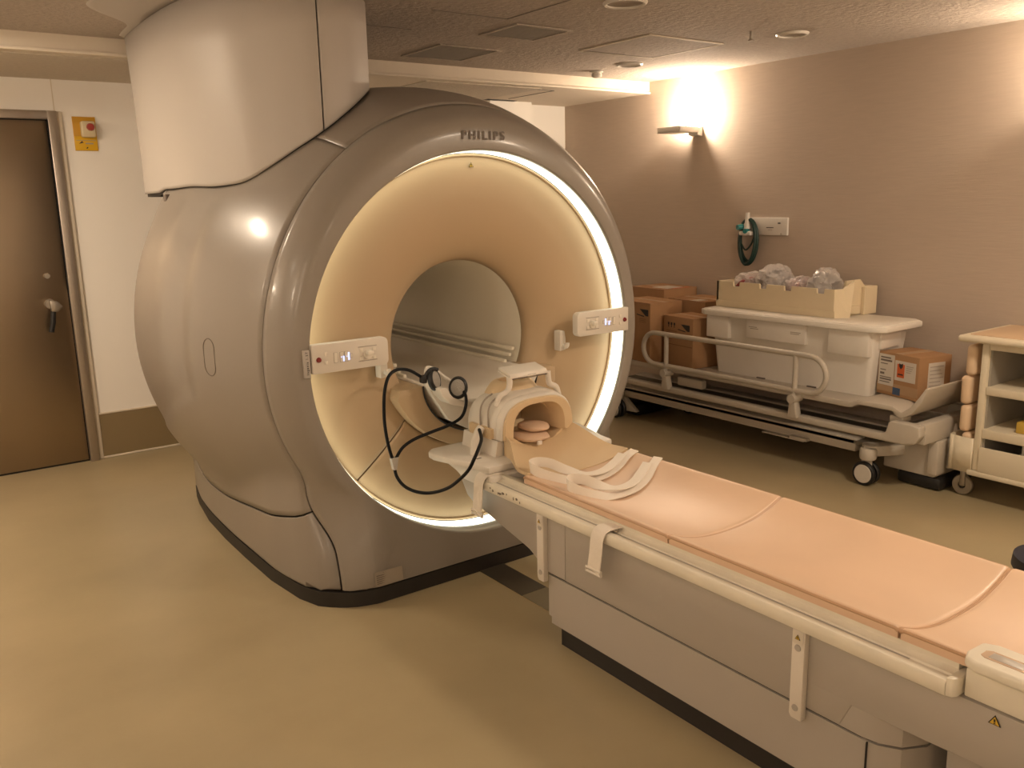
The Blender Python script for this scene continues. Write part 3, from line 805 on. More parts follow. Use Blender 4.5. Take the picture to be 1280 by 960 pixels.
# ================================================================== STRAPS
def strap(name, label, pts, wid, width=.038, group='white straps on the patient table', th=.0035):
    o = obj(name, MB().ribbon(pts, wid, width, th), 'webbing', None, 50, origin=pts[0])
    return tag(o, label, 'strap', group)
U = (0, 0, 1)
W1 = (0.1, .30, .95); WF = (-.25, .93, .12); WM = (-.1, .75, .6)
strap('strap', 'white looped strap lying across the pad closest to the head coil',
      [(2.352, 2.430, .606), (2.29, 2.412, .598), (2.20, 2.370, .580), (2.10, 2.335, .574), (2.0, 2.325, .578), (1.93, 2.355, .590), (1.888, 2.41, .602), (1.862, 2.455, .618), (1.872, 2.488, .626), (1.902, 2.488, .632), (1.935, 2.450, .630), (1.97, 2.395, .610), (2.03, 2.350, .594), (2.11, 2.352, .588), (2.20, 2.386, .594), (2.28, 2.425, .606)],
      [WF, WF, WF, WF, WF, WM, W1, W1, W1, W1, W1, WM, WF, WF, WF, WF], .036)
strap('strap', 'white looped strap lying across the pad farther from the head coil',
      [(2.352, 2.300, .606), (2.29, 2.268, .592), (2.20, 2.212, .576), (2.10, 2.165, .570), (2.0, 2.142, .573), (1.93, 2.150, .582), (1.878, 2.185, .596), (1.853, 2.225, .612), (1.861, 2.258, .620), (1.888, 2.265, .626), (1.918, 2.232, .624), (1.955, 2.185, .606), (2.02, 2.166, .590), (2.11, 2.188, .584), (2.20, 2.238, .590), (2.28, 2.286, .602)],
      [WF, WF, WF, WF, WF, WM, W1, W1, W1, W1, W1, WM, WF, WF, WF, WF], .036)
def hang_strap(label, y0, slant, zb, ztop):
    t = thing('hanging_strap', label, 'strap', (1.76, y0, zb), 'straps hanging over the table edge')
    pts = [(1.84, y0 - .02, ztop + .012), (1.80, y0 - .012, ztop + .014), (1.768, y0, ztop + .006), (1.752, y0 + .004, ztop - .02), (1.750, y0 + slant * .4, (ztop + zb) / 2), (1.752, y0 + slant, zb)]
    obj('webbing', MB().ribbon(pts, [(0, 1, 0)] * 6, .058), 'webbing', t, 50)
    yb = y0 + slant
    lp = [(1.752, yb + sy * .036, zb + sz) for sy, sz in ((-1, .006), (-1, -.008), (1, -.008), (1, .006))]
    obj('buckle', MB().tube(lp, .0045, 8, closed=True), 'plastic_white', t)
hang_strap('short white strap with buckle hanging at the head end of the table', 2.655, .022, .412, .560)
hang_strap('short white strap with buckle hanging midway along the table side', 1.975, .022, .408, .548)
obj_clip = obj('rail_clip', MB().box(1.786, 1.800, 1.93, 1.955, .551, .560, .003), 'metal_grey', couch)

# ================================================================== HEADPHONES + CABLE
hp_ = thing('headphones', 'white padded headphones with black tubing lying on the bore bridge', 'headphones', (1.86, 3.06, .80))
def cup(c, nrm, nm):
    c = Vector(c); N = Vector(nrm).normalized(); a = N.cross(Vector((0, 0, 1))).normalized(); b = N.cross(a)
    def ringr(r, d): return [c + N * d + (a * math.cos(2 * PI * k / 24) * r * 1.0 + b * math.sin(2 * PI * k / 24) * r * 1.18) for k in range(24)]
    p = obj(nm, MB().grid([ringr(q, d) for q, d in ((.001, -.026), (.026, -.024), (.036, -.012), (.038, .004))], close=True), 'plastic_white', hp_, 50)
    obj('ear_pad', MB().grid([ringr(q, d) for q, d in ((.038, .004), (.041, .012), (.040, .022), (.033, .028), (.026, .024))], close=True), 'black_rubber', p, 50)
    obj('ear_mesh', MB().grid([ringr(q, d) for q, d in ((.030, .026), (.020, .031), (.001, .033))], close=True), 'mesh_grey', p, 50)
cup((1.805, 3.075, .868), (.45, -.75, .2), 'ear_cup')
cup((1.915, 3.035, .826), (-.62, -.65, .25), 'ear_cup')
obj('headband', MB().tube([(1.79, 3.09, .872), (1.80, 3.10, .915), (1.84, 3.11, .905), (1.89, 3.09, .86), (1.925, 3.05, .83)], .008, 8, smooth=5), 'plastic_white', hp_)
obj('band_clamp', MB().tube([(1.765, 3.07, .865), (1.775, 3.06, .90), (1.80, 3.06, .918), (1.83, 3.06, .912)], .008, 8, smooth=4).box(1.752, 1.785, 3.055, 3.085, .862, .895, .006), 'black_rubber', hp_)
cabA = [(1.763, 3.075, .885), (1.697, 3.06, .926), (1.632, 3.04, .941), (1.584, 3.02, .928), (1.554, 3.0, .893), (1.543, 3.0, .831), (1.541, 3.0, .74), (1.551, 3.0, .656), (1.568, 3.0, .586)]
cabB = [(1.928, 3.03, .835), (1.919, 3.02, .827), (1.912, 2.98, .801), (1.904, 2.97, .759), (1.878, 2.97, .715), (1.814, 2.97, .692), (1.737, 2.97, .679), (1.66, 2.98, .66), (1.609, 2.99, .631), (1.579, 3.0, .584)]
cabC = [(1.573, 3.0, .56), (1.580, 2.995, .515), (1.60, 2.97, .476), (1.63, 2.92, .459), (1.66, 2.858, .466), (1.68, 2.768, .505), (1.685, 2.686, .561), (1.685, 2.622, .614), (1.69, 2.590, .663), (1.72, 2.605, .692), (1.77, 2.66, .702), (1.81, 2.722, .706), (1.845, 2.785, .708)]
for cb in (cabA, cabB, cabC):
    obj('air_tube', MB().tube(cb, .0068, 10, smooth=8), 'cable_black', hp_, 60)
obj('tube_splitter', MB().prism([(1.557, .596), (1.590, .596), (1.584, .565), (1.580, .545), (1.566, .545), (1.563, .565)], 1, 2.988, 3.012, .003), 'couch_grey', hp_, 35)
obj('bridge_lip', MB().prism([(1.80, .842), (1.835, .842), (1.86, .80), (1.91, .775), (1.99, .76), (1.99, .735), (1.92, .748), (1.85, .77), (1.815, .81)], 1, 3.0, 3.084, .004), 'plastic_white', mri, 35)

# ================================================================== BACK WALL: emergency stop
es = thing('emergency_stop', 'yellow emergency stop plate with red button beside the steel door', 'emergency button', (1.155, YB, 2.045))
obj('plate', MB().box(1.090, 1.220, YB - .008, YB, 1.945, 2.146, .002), 'sign_amber', es)
obj('lower_plate', MB().box(1.092, 1.218, YB - .010, YB - .007, 1.947, 2.030, .001), 'sign_yellow', es)
obj('button_cover', MB().box(1.128, 1.208, YB - .06, YB - .008, 2.022, 2.118, .012), 'perspex', es)
obj('stop_button', MB().lathe([(0, -.022), (.018, -.020), (.023, -.008), (.022, .004)], (1.178, YB - .062, 2.082), 1, 20), 'stop_red', es)
obj('print_line', MB().box(1.10, 1.21, YB - .0106, YB - .0095, 2.004, 2.007), 'print_mid', es, 0)
obj('print_arrow', MB().prism([(1.112, 1.985), (1.132, 2.003), (1.136, 1.995), (1.142, 1.992), (1.128, 1.990)], 1, YB - .0108, YB - .0098), 'print_black', es, 0)
obj('print_line', MB().box(1.150, 1.195, YB - .0106, YB - .0095, 1.984, 1.992), 'print_mid', es, 0)
obj('print_mark', MB().prism([(1.150, 1.958), (1.158, 1.968), (1.164, 1.966), (1.158, 1.957)], 1, YB - .0108, YB - .0098), 'print_black', es, 0)

# ================================================================== RIGHT WALL: sconces, outlet, hose
def sconce(x, y, z, d, label, power=SCONCE_W):
    """d = -1 when mounted on the right wall, +1 on the left wall"""
    t = thing('wall_sconce', label, 'wall lamp', (x, y, z), 'uplighter sconces on the walls')
    X = lambda q: x + d * q
    obj('mount', MB().prism([(X(0), z - .045), (X(0), z + .03), (X(.055), z + .012), (X(.055), z - .035)], 1, y - .045, y + .045, .004), 'lamp_white', t, 35)
    s = MB()
    s.box(min(X(.045), X(.245)), max(X(.045), X(.245)), y - .05, y + .17, z - .018, z - .006, .004)
    for a, b, c, e in ((.045, .053, -.05, .17), (.237, .245, -.05, .17), (.045, .245, -.05, -.042), (.045, .245, .162, .17)):
        s.box(min(X(a), X(b)), max(X(a), X(b)), y + c, y + e, z - .014, z + .022, .002)
    obj('tray', s, 'lamp_white', t, 35)
    bl = obj('bulb', MB().lathe([(0, -.03), (.014, -.024), (.018, 0), (.014, .024), (0, .03)], (X(.07), y - .0 + .02, z + .045), 1, 12), 'bulb', t, 60)
    L = bpy.data.lights.new('sconce_light', 'POINT'); L.energy = power; L.color = WARM; L.shadow_soft_size = .03
    lo = bpy.data.objects.new('sconce_light', L); COL.objects.link(lo); lo.parent = t
    lo.location = (d * .075, .02, .115)
    return t
sconce(XR, 4.50, 2.055, -1, 'white wedge uplighter sconce glowing on the beige wall')
sconce(XR, 1.85, 2.055, -1, 'white uplighter sconce on the beige wall beyond the right picture edge')
sconce(XR, -.60, 2.055, -1, 'added unseen uplighter sconce on the beige wall behind the viewer')  # out of view, added for more room light
sconce(XL, 4.30, 2.055, 1, 'added unseen uplighter sconce on the left wall nearest the steel door', 24.0)  # this and the next two: unseen, added to light the room from the left
sconce(XL, 1.90, 2.055, 1, 'added unseen uplighter sconce in the middle of the left wall', 24.0)
sconce(XL, -.60, 2.055, 1, 'added unseen uplighter sconce on the left wall behind the viewer')

op = thing('gas_outlet_panel', 'white wall outlet panel on the beige wall above the cream crate', 'outlet panel', (XR, 3.82, 1.38))
obj('plate', MB().box(XR - .018, XR, 3.68, 4.02, 1.318, 1.436, .004), 'lamp_white', op)
obj('print_label', MB().box(XR - .0195, XR - .017, 3.79, 3.85, 1.366, 1.371), 'print_black', op, 0)
obj('print_label', MB().box(XR - .0195, XR - .017, 3.80, 3.835, 1.352, 1.355), 'print_mid', op, 0)
obj('key_switch', MB().box(XR - .022, XR - .016, 3.735, 3.755, 1.395, 1.403, .002), 'print_black', op)
obj('screw', MB().cyl((XR - .018, 3.728, 1.328), (XR - .020, 3.728, 1.328), .006, .005, 12), 'metal_grey', op)
ho = thing('gas_hose', 'coiled dark green hose with a white connector hanging below the outlet panel', 'hose', (XR, 3.985, 1.30))
cn = MB().tube([(XR - .05, 3.985, 1.47), (XR - .05, 3.985, 1.42), (XR - .05, 3.982, 1.36)], [.014, .016, .026], 14)
cn.box(XR - .085, XR - .02, 3.935, 4.03, 1.315, 1.345, .008).cyl((XR - .0, 3.985, 1.38), (XR - .06, 3.985, 1.38), .026)
obj('connector', cn, 'lamp_white', ho, 35)
obj('collar', MB().cyl((XR - .055, 4.02, 1.375), (XR - .095, 4.035, 1.37), .018).cyl((XR - .055, 3.975, 1.345), (XR - .095, 3.97, 1.345), .016), 'hose_teal', ho)
hose = []
for k in range(0, 92):
    a = 2 * PI * k / 30 + .4
    q = .070 + .012 * math.sin(a * .37)
    hose.append((XR - .03 - .018 * (k / 92) - .01 * math.sin(a * .5), 3.985 + q * math.sin(a), 1.275 + (.15 + .01 * math.sin(k * .11)) * math.cos(a)))
obj('hose', MB().tube(hose, .011, 8), 'hose_green', ho, 60)
obj('hose_tail', MB().tube([(XR - .04, 3.93, 1.31), (XR - .045, 3.955, 1.25), (XR - .045, 4.0, 1.215), (XR - .045, 4.04, 1.26)], .006, 8, smooth=6), 'hose_green', ho, 60)

# ================================================================== CEILING FITTINGS
def vent(x0, x1, y0, y1, label):
    t = thing('ceiling_vent', label, 'air vent', ((x0 + x1) / 2, (y0 + y1) / 2, ZC), 'air vents in the ceiling')
    fr = MB()
    for a in ((x0, x1, y0, y0 + .02), (x0, x1, y1 - .02, y1), (x0, x0 + .02, y0 + .02, y1 - .02), (x1 - .02, x1, y0 + .02, y1 - .02)):
        fr.box(a[0], a[1], a[2], a[3], ZC - .008, ZC - .0005, .002)
    obj('frame', fr, 'ceiling_tile', t)
    obj('backing', MB().box(x0 + .02, x1 - .02, y0 + .02, y1 - .02, ZC - .002, ZC - .0005), 'grille', t, 0)
    n = 14
    for k in range(n):
        y = y0 + .03 + (y1 - y0 - .06) * k / (n - 1)
        obj('slat', MB().box(x0 + .02, x1 - .02, y - .005, y + .005, ZC - .006, ZC - .002), 'grille_slat', t, 0)
vent(2.69, 3.11, 4.33, 4.78, 'square grey ceiling vent nearest the white soffit')
vent(2.72, 3.08, 3.66, 4.0, 'square grey ceiling vent farther out from the white soffit')
hx = thing('ceiling_hatch', 'square ceiling access hatch with thin pale frame near the sconce', 'access hatch', (3.82, 3.84, ZC))
fr = MB()
for a in ((3.52, 4.12, 3.55, 3.565), (3.52, 4.12, 4.115, 4.13), (3.52, 3.535, 3.565, 4.115), (4.105, 4.12, 3.565, 4.115)):
    fr.box(a[0], a[1], a[2], a[3], ZC - .006, ZC - .0005, .001)
obj('frame', fr, 'soffit_paint', hx)
obj('shadow_gap', MB().box(3.535, 4.105, 3.565, 4.115, ZC - .0012, ZC - .0005), 'grille', hx, 0)
obj('panel', MB().box(3.541, 4.099, 3.571, 4.109, ZC - .004, ZC - .0005), 'ceiling_tile', hx)
def downlight(x, y, r, label, lit=0.0):
    t = thing('ceiling_downlight', label, 'downlight', (x, y, ZC), 'added unseen fill lamps on the ceiling' if lit else 'unlit round ceiling downlights')
    if lit:  # lit ones are out of view and added as fill light
        L = bpy.data.lights.new('fill_lamp', 'AREA'); L.shape = 'DISK'; L.size = r * 1.5; L.energy = lit; L.color = WARM
        lo = bpy.data.objects.new('fill_lamp', L); COL.objects.link(lo); lo.parent = t; lo.location = (0, 0, -.016)
    obj('rim', MB().lathe([(r * .80, -.001), (r * .82, -.012), (r * .92, -.014), (r, -.006), (r, -.0005)], (x, y, ZC), 2, 36), 'lamp_white', t, 40)
    obj('lens', MB().lathe([(0, -.004), (r * .5, -.004), (r * .81, -.006)], (x, y, ZC), 2, 36), 'fill_lens' if lit else 'lens_dim', t, 40)
downlight(4.18, 4.394, .088, 'round unlit ceiling downlight closest to the soffit beam')
downlight(4.205, 3.15, .088, 'round unlit ceiling downlight above the outlet panel')
downlight(2.863, 3.04, .10, 'round unlit ceiling downlight at the top picture edge')
downlight(.05, 4.55, .26, 'added unseen fill lamp on the ceiling nearest the steel door', 27.0)  # added to brighten the back wall and the tower's left side
downlight(-.85, 2.9, .26, 'added unseen fill lamp on the ceiling midway along the left wall', 3.0)  # weak fill added from the left, unseen
downlight(-.75, .9, .26, 'added unseen fill lamp on the ceiling left of the viewer', 6.0)  # unseen, added fill on the couch side
downlight(1.6, -1.0, .26, 'added unseen fill lamp on the ceiling behind the viewer', 13.0)  # unseen, added fill for the scanner front
downlight(3.3, .9, .26, 'added unseen fill lamp on the ceiling over the foot end of the table', 32.0)  # added out of view to brighten mattress, bin and cart
sp = thing('smoke_detector', 'small round white detector under the ceiling by the soffit', 'detector', (4.2, 4.74, ZC))
obj('base', MB().lathe([(0, -.002), (.045, -.002), (.045, -.010), (.03, -.014)], (4.2, 4.74, ZC), 2, 24), 'lamp_white', sp, 40)
obj('head', MB().lathe([(.03, -.012), (.036, -.022), (.034, -.038), (.02, -.045), (0, -.045)], (4.2, 4.74, ZC), 2, 24), 'lamp_white', sp, 40)
sk = thing('sprinkler_head', 'thin metal sprinkler hanging from the ceiling between hatch and downlight', 'sprinkler', (3.95, 3.22, ZC))
obj('stem', MB().cyl((3.95, 3.22, ZC - .0005), (3.95, 3.22, ZC - .045), .009), 'metal_grey', sk)
obj('deflector', MB().lathe([(0, -.05), (.016, -.05), (.016, -.045), (.006, -.038)], (3.95, 3.22, ZC), 2, 16), 'metal_grey', sk)

# ================================================================== FLOOR COVER PLATES
fp = obj('floor_plate', MB().box(1.962, 2.088, 2.68, 2.99, 0.0, .004), 'plate_dark', None, 0, origin=(2.02, 2.8, 0))
tag(fp, 'dark cable cover plate on the floor in front of the scanner plinth', 'cover plate', 'cable cover plates under the table')
fp2 = obj('floor_plate', MB().box(1.962, 2.088, 2.20, 2.678, 0.0, .004), 'plate_reflection', None, 0, origin=(2.02, 2.4, 0))  # lighter stretch of the dark plate, a reflection painted into its colour
tag(fp2, 'cable cover plate running under the table, its olive tone a painted reflection', 'cover plate', 'cable cover plates under the table')

# ================================================================== STRETCHER
bed = thing('hospital_stretcher', 'low grey hospital stretcher with side rail parked along the beige wall', 'stretcher', (4.55, 3.5, 0))
BX0, BX1 = 4.25, 4.88
# mattress platform: near edge tray, raised foot end
plat = [(4.85, .425), (2.66, .432), (2.63, .455), (2.37, .462), (2.35, .43), (2.30, .425), (2.20, .50), (2.13, .60), (2.13, .615), (2.16, .618), (2.24, .52), (2.32, .452), (2.36, .482), (2.66, .474), (2.69, .455), (4.85, .452)]
plat = [(4.85, .425), (2.70, .425), (2.66, .45), (2.46, .45), (2.43, .425), (2.40, .42), (2.345, .455), (2.30, .52), (2.275, .585), (2.27, .60), (2.285, .60), (2.315, .55), (2.355, .49), (2.405, .452), (2.46, .478), (2.66, .478), (2.71, .458), (4.85, .458)]
obj('platform', MB().prism(plat, 0, BX0 + .01, BX1, .006), 'bed_grey', bed, 35)
obj('foot_hinge', MB().box(4.275, 4.36, 2.40, 2.48, .39, .425, .01).cyl((4.31, 2.44, .40), (4.31, 2.44, .33), .014), 'bed_grey', bed, 35)
# bumper frame
bump = [(4.90, .285), (4.90, .325), (2.50, .325), (2.475, .335), (2.46, .395), (2.44, .405), (2.34, .405), (2.285, .395), (2.28, .345), (2.31, .30), (2.37, .285)]
obj('bumper_bar', MB().prism(bump, 0, 4.235, 4.29, .010, 3), 'bed_grey', bed, 35)
obj('bumper_bar', MB().prism(bump, 0, 4.85, 4.905, .010), 'bed_grey', bed, 35)
obj('bumper_end', MB().box(4.29, 4.85, 2.282, 2.35, .29, .402, .012), 'bed_grey', bed, 35)
obj('lower_frame', MB().box(4.33, 4.43, 2.70, 4.88, .155, .235, .012), 'bed_grey', bed, 35)
obj('lower_frame', MB().box(4.72, 4.82, 2.50, 4.88, .155, .235, .012), 'bed_grey', bed, 35)
obj('frame_shelf', MB().box(4.33, 4.82, 2.6, 4.88, .205, .222), 'bed_dark', bed, 0)
obj('lever_tab', MB().box(4.30, 4.345, 3.02, 3.32, .15, .156).box(4.30, 4.345, 3.0, 3.12, .155, .172), 'bed_grey', bed)
# foot column with black shoe
obj('foot_column', MB().box(4.45, 4.80, 2.30, 2.60, .075, .29, .012), 'bed_grey', bed, 35)
obj('column_cover', MB().box(4.42, 4.52, 2.275, 2.33, .10, .29, .008), 'bed_grey', bed, 35)
obj('oxygen_sleeve', MB().lathe([(0, .36), (.02, .36), (.03, .33), (.036, .30), (.036, .12), (.03, .11), (0, .11)], (4.60, 2.30, 0), 2, 24), 'lamp_white', bed, 40)
obj('sleeve_band', MB().lathe([(.0365, .31), (.0368, .305), (.0365, .30)], (4.60, 2.30, 0), 2, 24), 'orange_print', bed, 40)
obj('shoe', MB().box(4.46, 4.82, 2.27, 2.52, .004, .076, .02), 'black_rubber', bed, 35)
obj('head_shoe', MB().box(4.40, 4.82, 4.52, 4.80, .004, .09, .02), 'black_rubber', bed, 35)
obj('head_arm', MB().prism([(4.45, .06), (4.62, .05), (4.88, .21), (4.88, .235), (4.70, .235)], 0, 4.32, 4.36, .006), 'bed_grey', bed, 35)
# castor
def castor(x, y, s=1.0):
    w_ = MB()
    for q in (-1, 1):
        w_.lathe([(.03, -.012 + q * .022), (.062, -.014 + q * .022), (.068, -.006 + q * .022), (.068, .006 + q * .022), (.062, .014 + q * .022), (.03, .012 + q * .022)], (x, y, .068), 0, 32)
    c = obj('castor', w_, 'black_rubber', bed, 40)
    obj('hub_disc', MB().lathe([(0, -.040), (.050, -.038), (.055, -.032), (.055, -.03)], (x, y, .068), 0, 32), 'wheel_white', c, 40)
    obj('hub_disc', MB().lathe([(0, .040), (.050, .038), (.055, .032)], (x, y, .068), 0, 32), 'wheel_white', c, 40)
    obj('fork', MB().box(x - .010, x + .010, y - .03, y + .03, .06, .15, .006).lathe([(0, .215), (.040, .213), (.046, .20), (.046, .165), (.042, .150), (0, .148)], (x, y - .005, 0), 2, 28), 'bed_grey', c, 40)
castor(4.29, 2.60); castor(4.78, 4.35); castor(4.29, 4.62)
obj('castor_arm', MB().prism([(4.27, 2.61), (4.30, 2.56), (4.50, 2.45), (4.52, 2.53), (4.33, 2.66)], 2, .165, .225, .008), 'bed_grey', bed, 35)
# side rail
def rr(y0, y1, z0, z1, x, rad_):
    pts = []
    r0 = (z1 - z0) / 2; zc = (z0 + z1) / 2
    for k in range(13): a = PI / 2 + PI * k / 12; pts.append((x, y1 - r0 - r0 * math.cos(a) * 1.0 if False else y1 - r0 + r0 * -math.cos(a), zc + r0 * math.sin(a)))
    for k in range(13): a = -PI / 2 + PI * k / 12; pts.append((x, y0 + r0 - r0 * math.cos(a), zc + r0 * math.sin(a)))
    return pts
obj('side_rail', MB().tube(rr(2.84, 4.285, .472, .686, 4.225, .016), .0165, 12, closed=True), 'bed_grey', bed, 60)
for yp in (4.07, 3.045):
    obj('rail_post', MB().cyl((4.225, yp, .686), (4.225, yp, .43), .0155), 'bed_grey', bed, 50)
    obj('rail_clamp', MB().cyl((4.19, yp, .425), (4.275, yp, .425), .026).prism([(yp - .03, .31), (yp + .035, .31), (yp + .025, .41), (yp - .012, .41)], 0, 4.212, 4.262, .006), 'bed_grey', bed, 35)
obj('head_lever', MB().box(4.28, 4.33, 3.80, 4.02, .34, .40, .01), 'bed_grey', bed, 35)

# ================================================================== CARDBOARD BOXES
def carton(x0, x1, y0, y1, z0, z1, label, ang=0.0, tape=True):
    c = ((x0 + x1) / 2, (y0 + y1) / 2)
    t = thing('cardboard_box', label, 'box', (c[0], c[1], z0), 'cardboard boxes on the stretcher')
    def R(mb): return mb.rotz(ang, c)
    obj('body', R(MB().box(x0, x1, y0, y1, z0, z1 - .004, .004)), 'cardboard', t, 35)
    mid = (y0 + y1) / 2 if (x1 - x0) > (y1 - y0) else None
    if mid:
        obj('flap', R(MB().box(x0, x1, y0, mid - .0015, z1 - .004, z1)), 'cardboard', t, 0)
        obj('flap', R(MB().box(x0, x1, mid + .0015, y1, z1 - .004, z1)), 'cardboard', t, 0)
        if tape: obj('tape', R(MB().box(x0 - .001, x1 + .001, mid - .025, mid + .025, z1 - .001, z1 + .0008)), 'cardboard_tape', t, 0)
    else:
        mx = (x0 + x1) / 2
        obj('flap', R(MB().box(x0, mx - .0015, y0, y1, z1 - .004, z1)), 'cardboard', t, 0)
        obj('flap', R(MB().box(mx + .0015, x1, y0, y1, z1 - .004, z1)), 'cardboard', t, 0)
        if tape: obj('tape', R(MB().box(mx - .025, mx + .025, y0 - .001, y1 + .001, z1 - .001, z1 + .0008)), 'cardboard_tape', t, 0)
    return t, R, c
def logo(t, R, x, yc, z, s=1.0):
    X0, X1 = x - .0012, x + .001
    obj('print_logo', R(MB().prism([(yc + .055 * s, z + .028 * s), (yc - .05 * s, z + .028 * s), (yc - .05 * s, z - .022 * s), (yc - .02 * s, z - .022 * s)], 0, X0, X1)), 'print_black', t, 0)
    obj('print_logo', R(MB().prism([(yc + .09 * s, z - .012 * s), (yc - .0 * s, z - .022 * s), (yc - .0 * s, z - .03 * s), (yc + .09 * s, z - .02 * s)], 0, X0, X1)), 'print_black', t, 0)
    for k in range(3):
        obj('print_line', R(MB().box(X0, X1, yc - .02 * s, yc + .06 * s, z - (.05 + .012 * k) * s, z - (.045 + .012 * k) * s)), 'cardboard_cut', t, 0)
t, R, c = carton(4.325, 4.565, 3.895, 4.20, .459, .795, 'front cardboard box behind the rail with black wedge logo and handling symbols', RAD(-7))
logo(t, R, 4.325, 3.97, .725, .85)
for k, yy in enumerate((4.145, 4.115, 4.085)):
    obj('print_symbol', R(MB().box(4.3238, 4.3255, yy - .008, yy + .008, .735, .752).box(4.3238, 4.3255, yy - .003, yy + .003, .718, .735)), 'print_black', t, 0)
for k in range(2):
    obj('print_line', R(MB().box(4.3238, 4.3255, 4.06, 4.17, .693 - .014 * k, .698 - .014 * k)), 'cardboard_cut', t, 0)
obj('tape', R(MB().box(4.3235, 4.3255, 3.90, 4.195, .60, .606)), 'cardboard_cut', t, 0)
t, R, c = carton(4.27, 4.555, 4.235, 4.62, .459, .875, 'taller cardboard box partly hidden by the right edge of the scanner', RAD(-6))
logo(t, R, 4.27, 4.30, .805, .9)
t, R, c = carton(4.60, 4.94, 4.05, 4.42, .459, .872, 'cardboard box against the wall right of the tallest box, tape across its lid', RAD(-4))
obj('paper_slip', R(MB().box(4.60, 4.70, 4.12, 4.20, .872, .8735)), 'paper', t, 0)
t, R, c = carton(4.60, 4.93, 4.445, 4.82, .459, .93, 'tallest cardboard box by the wall with a white sheet on its lid', RAD(-3))
obj('paper_slip', R(MB().box(4.66, 4.82, 4.48, 4.64, .931, .9325)), 'paper', t, 0)
obj('print_strip', R(MB().box(4.70, 4.86, 4.45, 4.475, .931, .932)), 'orange_print', t, 0)

# small labelled box on the foot end
t = thing('cardboard_box', 'small taped cardboard box with shipping labels beside the white storage bin', 'box', (4.50, 2.54, .48), 'cardboard boxes on the stretcher')
ca = RAD(-13); cc = (4.43, 2.42)
def R(mb): return mb.rotz(ca, cc)
bx0, bx1, by0, by1, bz0, bz1 = 4.43, 4.67, 2.42, 2.70, .480, .720
obj('body', R(MB().box(bx0, bx1, by0, by1, bz0, bz1, .004)), 'cardboard', t, 35)
obj('tape', R(MB().box(bx0 - .001, bx0 + .001, by0, by1, bz0 + .02, bz0 + .07)), 'cardboard_tape', t, 0)
obj('tape', R(MB().box(bx0, bx1, 2.53, 2.585, bz1, bz1 + .001)), 'cardboard_tape', t, 0)
l1 = obj('shipping_label', R(MB().box(bx0 - .0022, bx0, 2.585, 2.692, bz0 + .055, bz1 - .012)), 'paper', t, 0)
for k, (a, b, z, h_) in enumerate(((2.61, 2.68, .690, .008), (2.60, 2.68, .674, .010), (2.63, 2.68, .655, .005), (2.64, 2.68, .620, .005), (2.65, 2.68, .600, .012), (2.60, 2.68, .580, .005), (2.60, 2.68, .568, .008), (2.61, 2.68, .553, .005))):
    obj('print_line', R(MB().box(bx0 - .0030, bx0 - .0020, a, b, z - h_ / 2, z + h_ / 2)), 'print_grey', l1, 0)
l2 = obj('hazard_label', R(MB().box(bx0 - .0022, bx0, 2.438, 2.578, bz0 + .095, bz1 - .035)), 'paper', t, 0)
obj('hazard_field', R(MB().box(bx0 - .0030, bx0 - .0020, 2.512, 2.562, bz0 + .113, bz1 - .052)), 'orange_print', l2, 0)
obj('hazard_mark', R(MB().prism([(2.524, .655), (2.536, .640), (2.549, .655), (2.549, .672), (2.537, .667), (2.524, .673)], 0, bx0 - .0038, bx0 - .0028)), 'print_black', l2, 0)
obj('hazard_text', R(MB().box(bx0 - .0038, bx0 - .0028, 2.52, 2.555, .607, .614)), 'print_black', l2, 0)
for k in range(4):
    obj('print_line', R(MB().box(bx0 - .0030, bx0 - .0020, 2.452 + .006 * k, 2.50, .660 - .011 * k, .664 - .011 * k)), 'print_mid', l2, 0)
obj('blue_sticker', R(MB().box(bx0 - .0025, bx0, 2.535, 2.585, bz0 + .012, bz0 + .052)), 'blue_tape', t, 0)
l3 = obj('side_label', R(MB().box(4.50, 4.62, by0 - .0022, by0, bz0 + .045, bz1 - .035)), 'paper', t, 0)
for k in range(7):
    obj('print_line', R(MB().box(4.51, 4.61 - .01 * (k % 3), by0 - .0030, by0 - .0020, .535 + .021 * k, .539 + .021 * k)), 'print_mid', l3, 0)

# ================================================================== WHITE STORAGE BIN, CRATE, BAGS
bn = thing('storage_bin', 'large white lidded plastic storage bin standing on the stretcher', 'storage bin', (4.56, 3.25, .459))
bc = (4.58, 3.25); ba = RAD(2.0)
def R(mb): return mb.rotz(ba, bc)
def tub(x0, x1, y0, y1, z0, z1, taper):
    bm = bmesh.new(); bmesh.ops.create_cube(bm, size=1)
    for v in bm.verts:
        k = taper if v.co.z < 0 else 0
        v.co = Vector((x0 + k if v.co.x < 0 else x1 - k, y0 + k * 1.2 if v.co.y < 0 else y1 - k * 1.2, z0 if v.co.z < 0 else z1))
    bmesh.ops.bevel(bm, geom=[e for e in bm.edges if abs(e.verts[0].co.z - e.verts[1].co.z) > .05], offset=.03, segments=4, profile=.5, affect='EDGES')
    return MB().bm(bm)
obj('body', R(tub(4.385, 4.76, 2.68, 3.82, .459, .835, .028)), 'bin_white', bn, 35)
for a, b in ((2.70, 2.95), (3.10, 3.52), (3.66, 3.835)):
    obj('rib_block', R(MB().box(4.362, 4.42, a, b, .69 if (b < 3 or a > 3.6) else .715, .832, .006)), 'bin_white', bn, 35)
obj('rib_block', R(MB().box(4.45, 4.66, 2.672, 2.72, .73, .832, .006)), 'bin_white', bn, 35)
lid = [(4.335, 2.71), (4.365, 2.635), (4.39, 2.61), (4.75, 2.60), (4.79, 2.64), (4.79, 3.86), (4.75, 3.90), (4.375, 3.89), (4.34, 3.84)]
ld = obj('lid', R(MB().prism(lid, 2, .835, .868, .006)), 'lid_white', bn, 35)
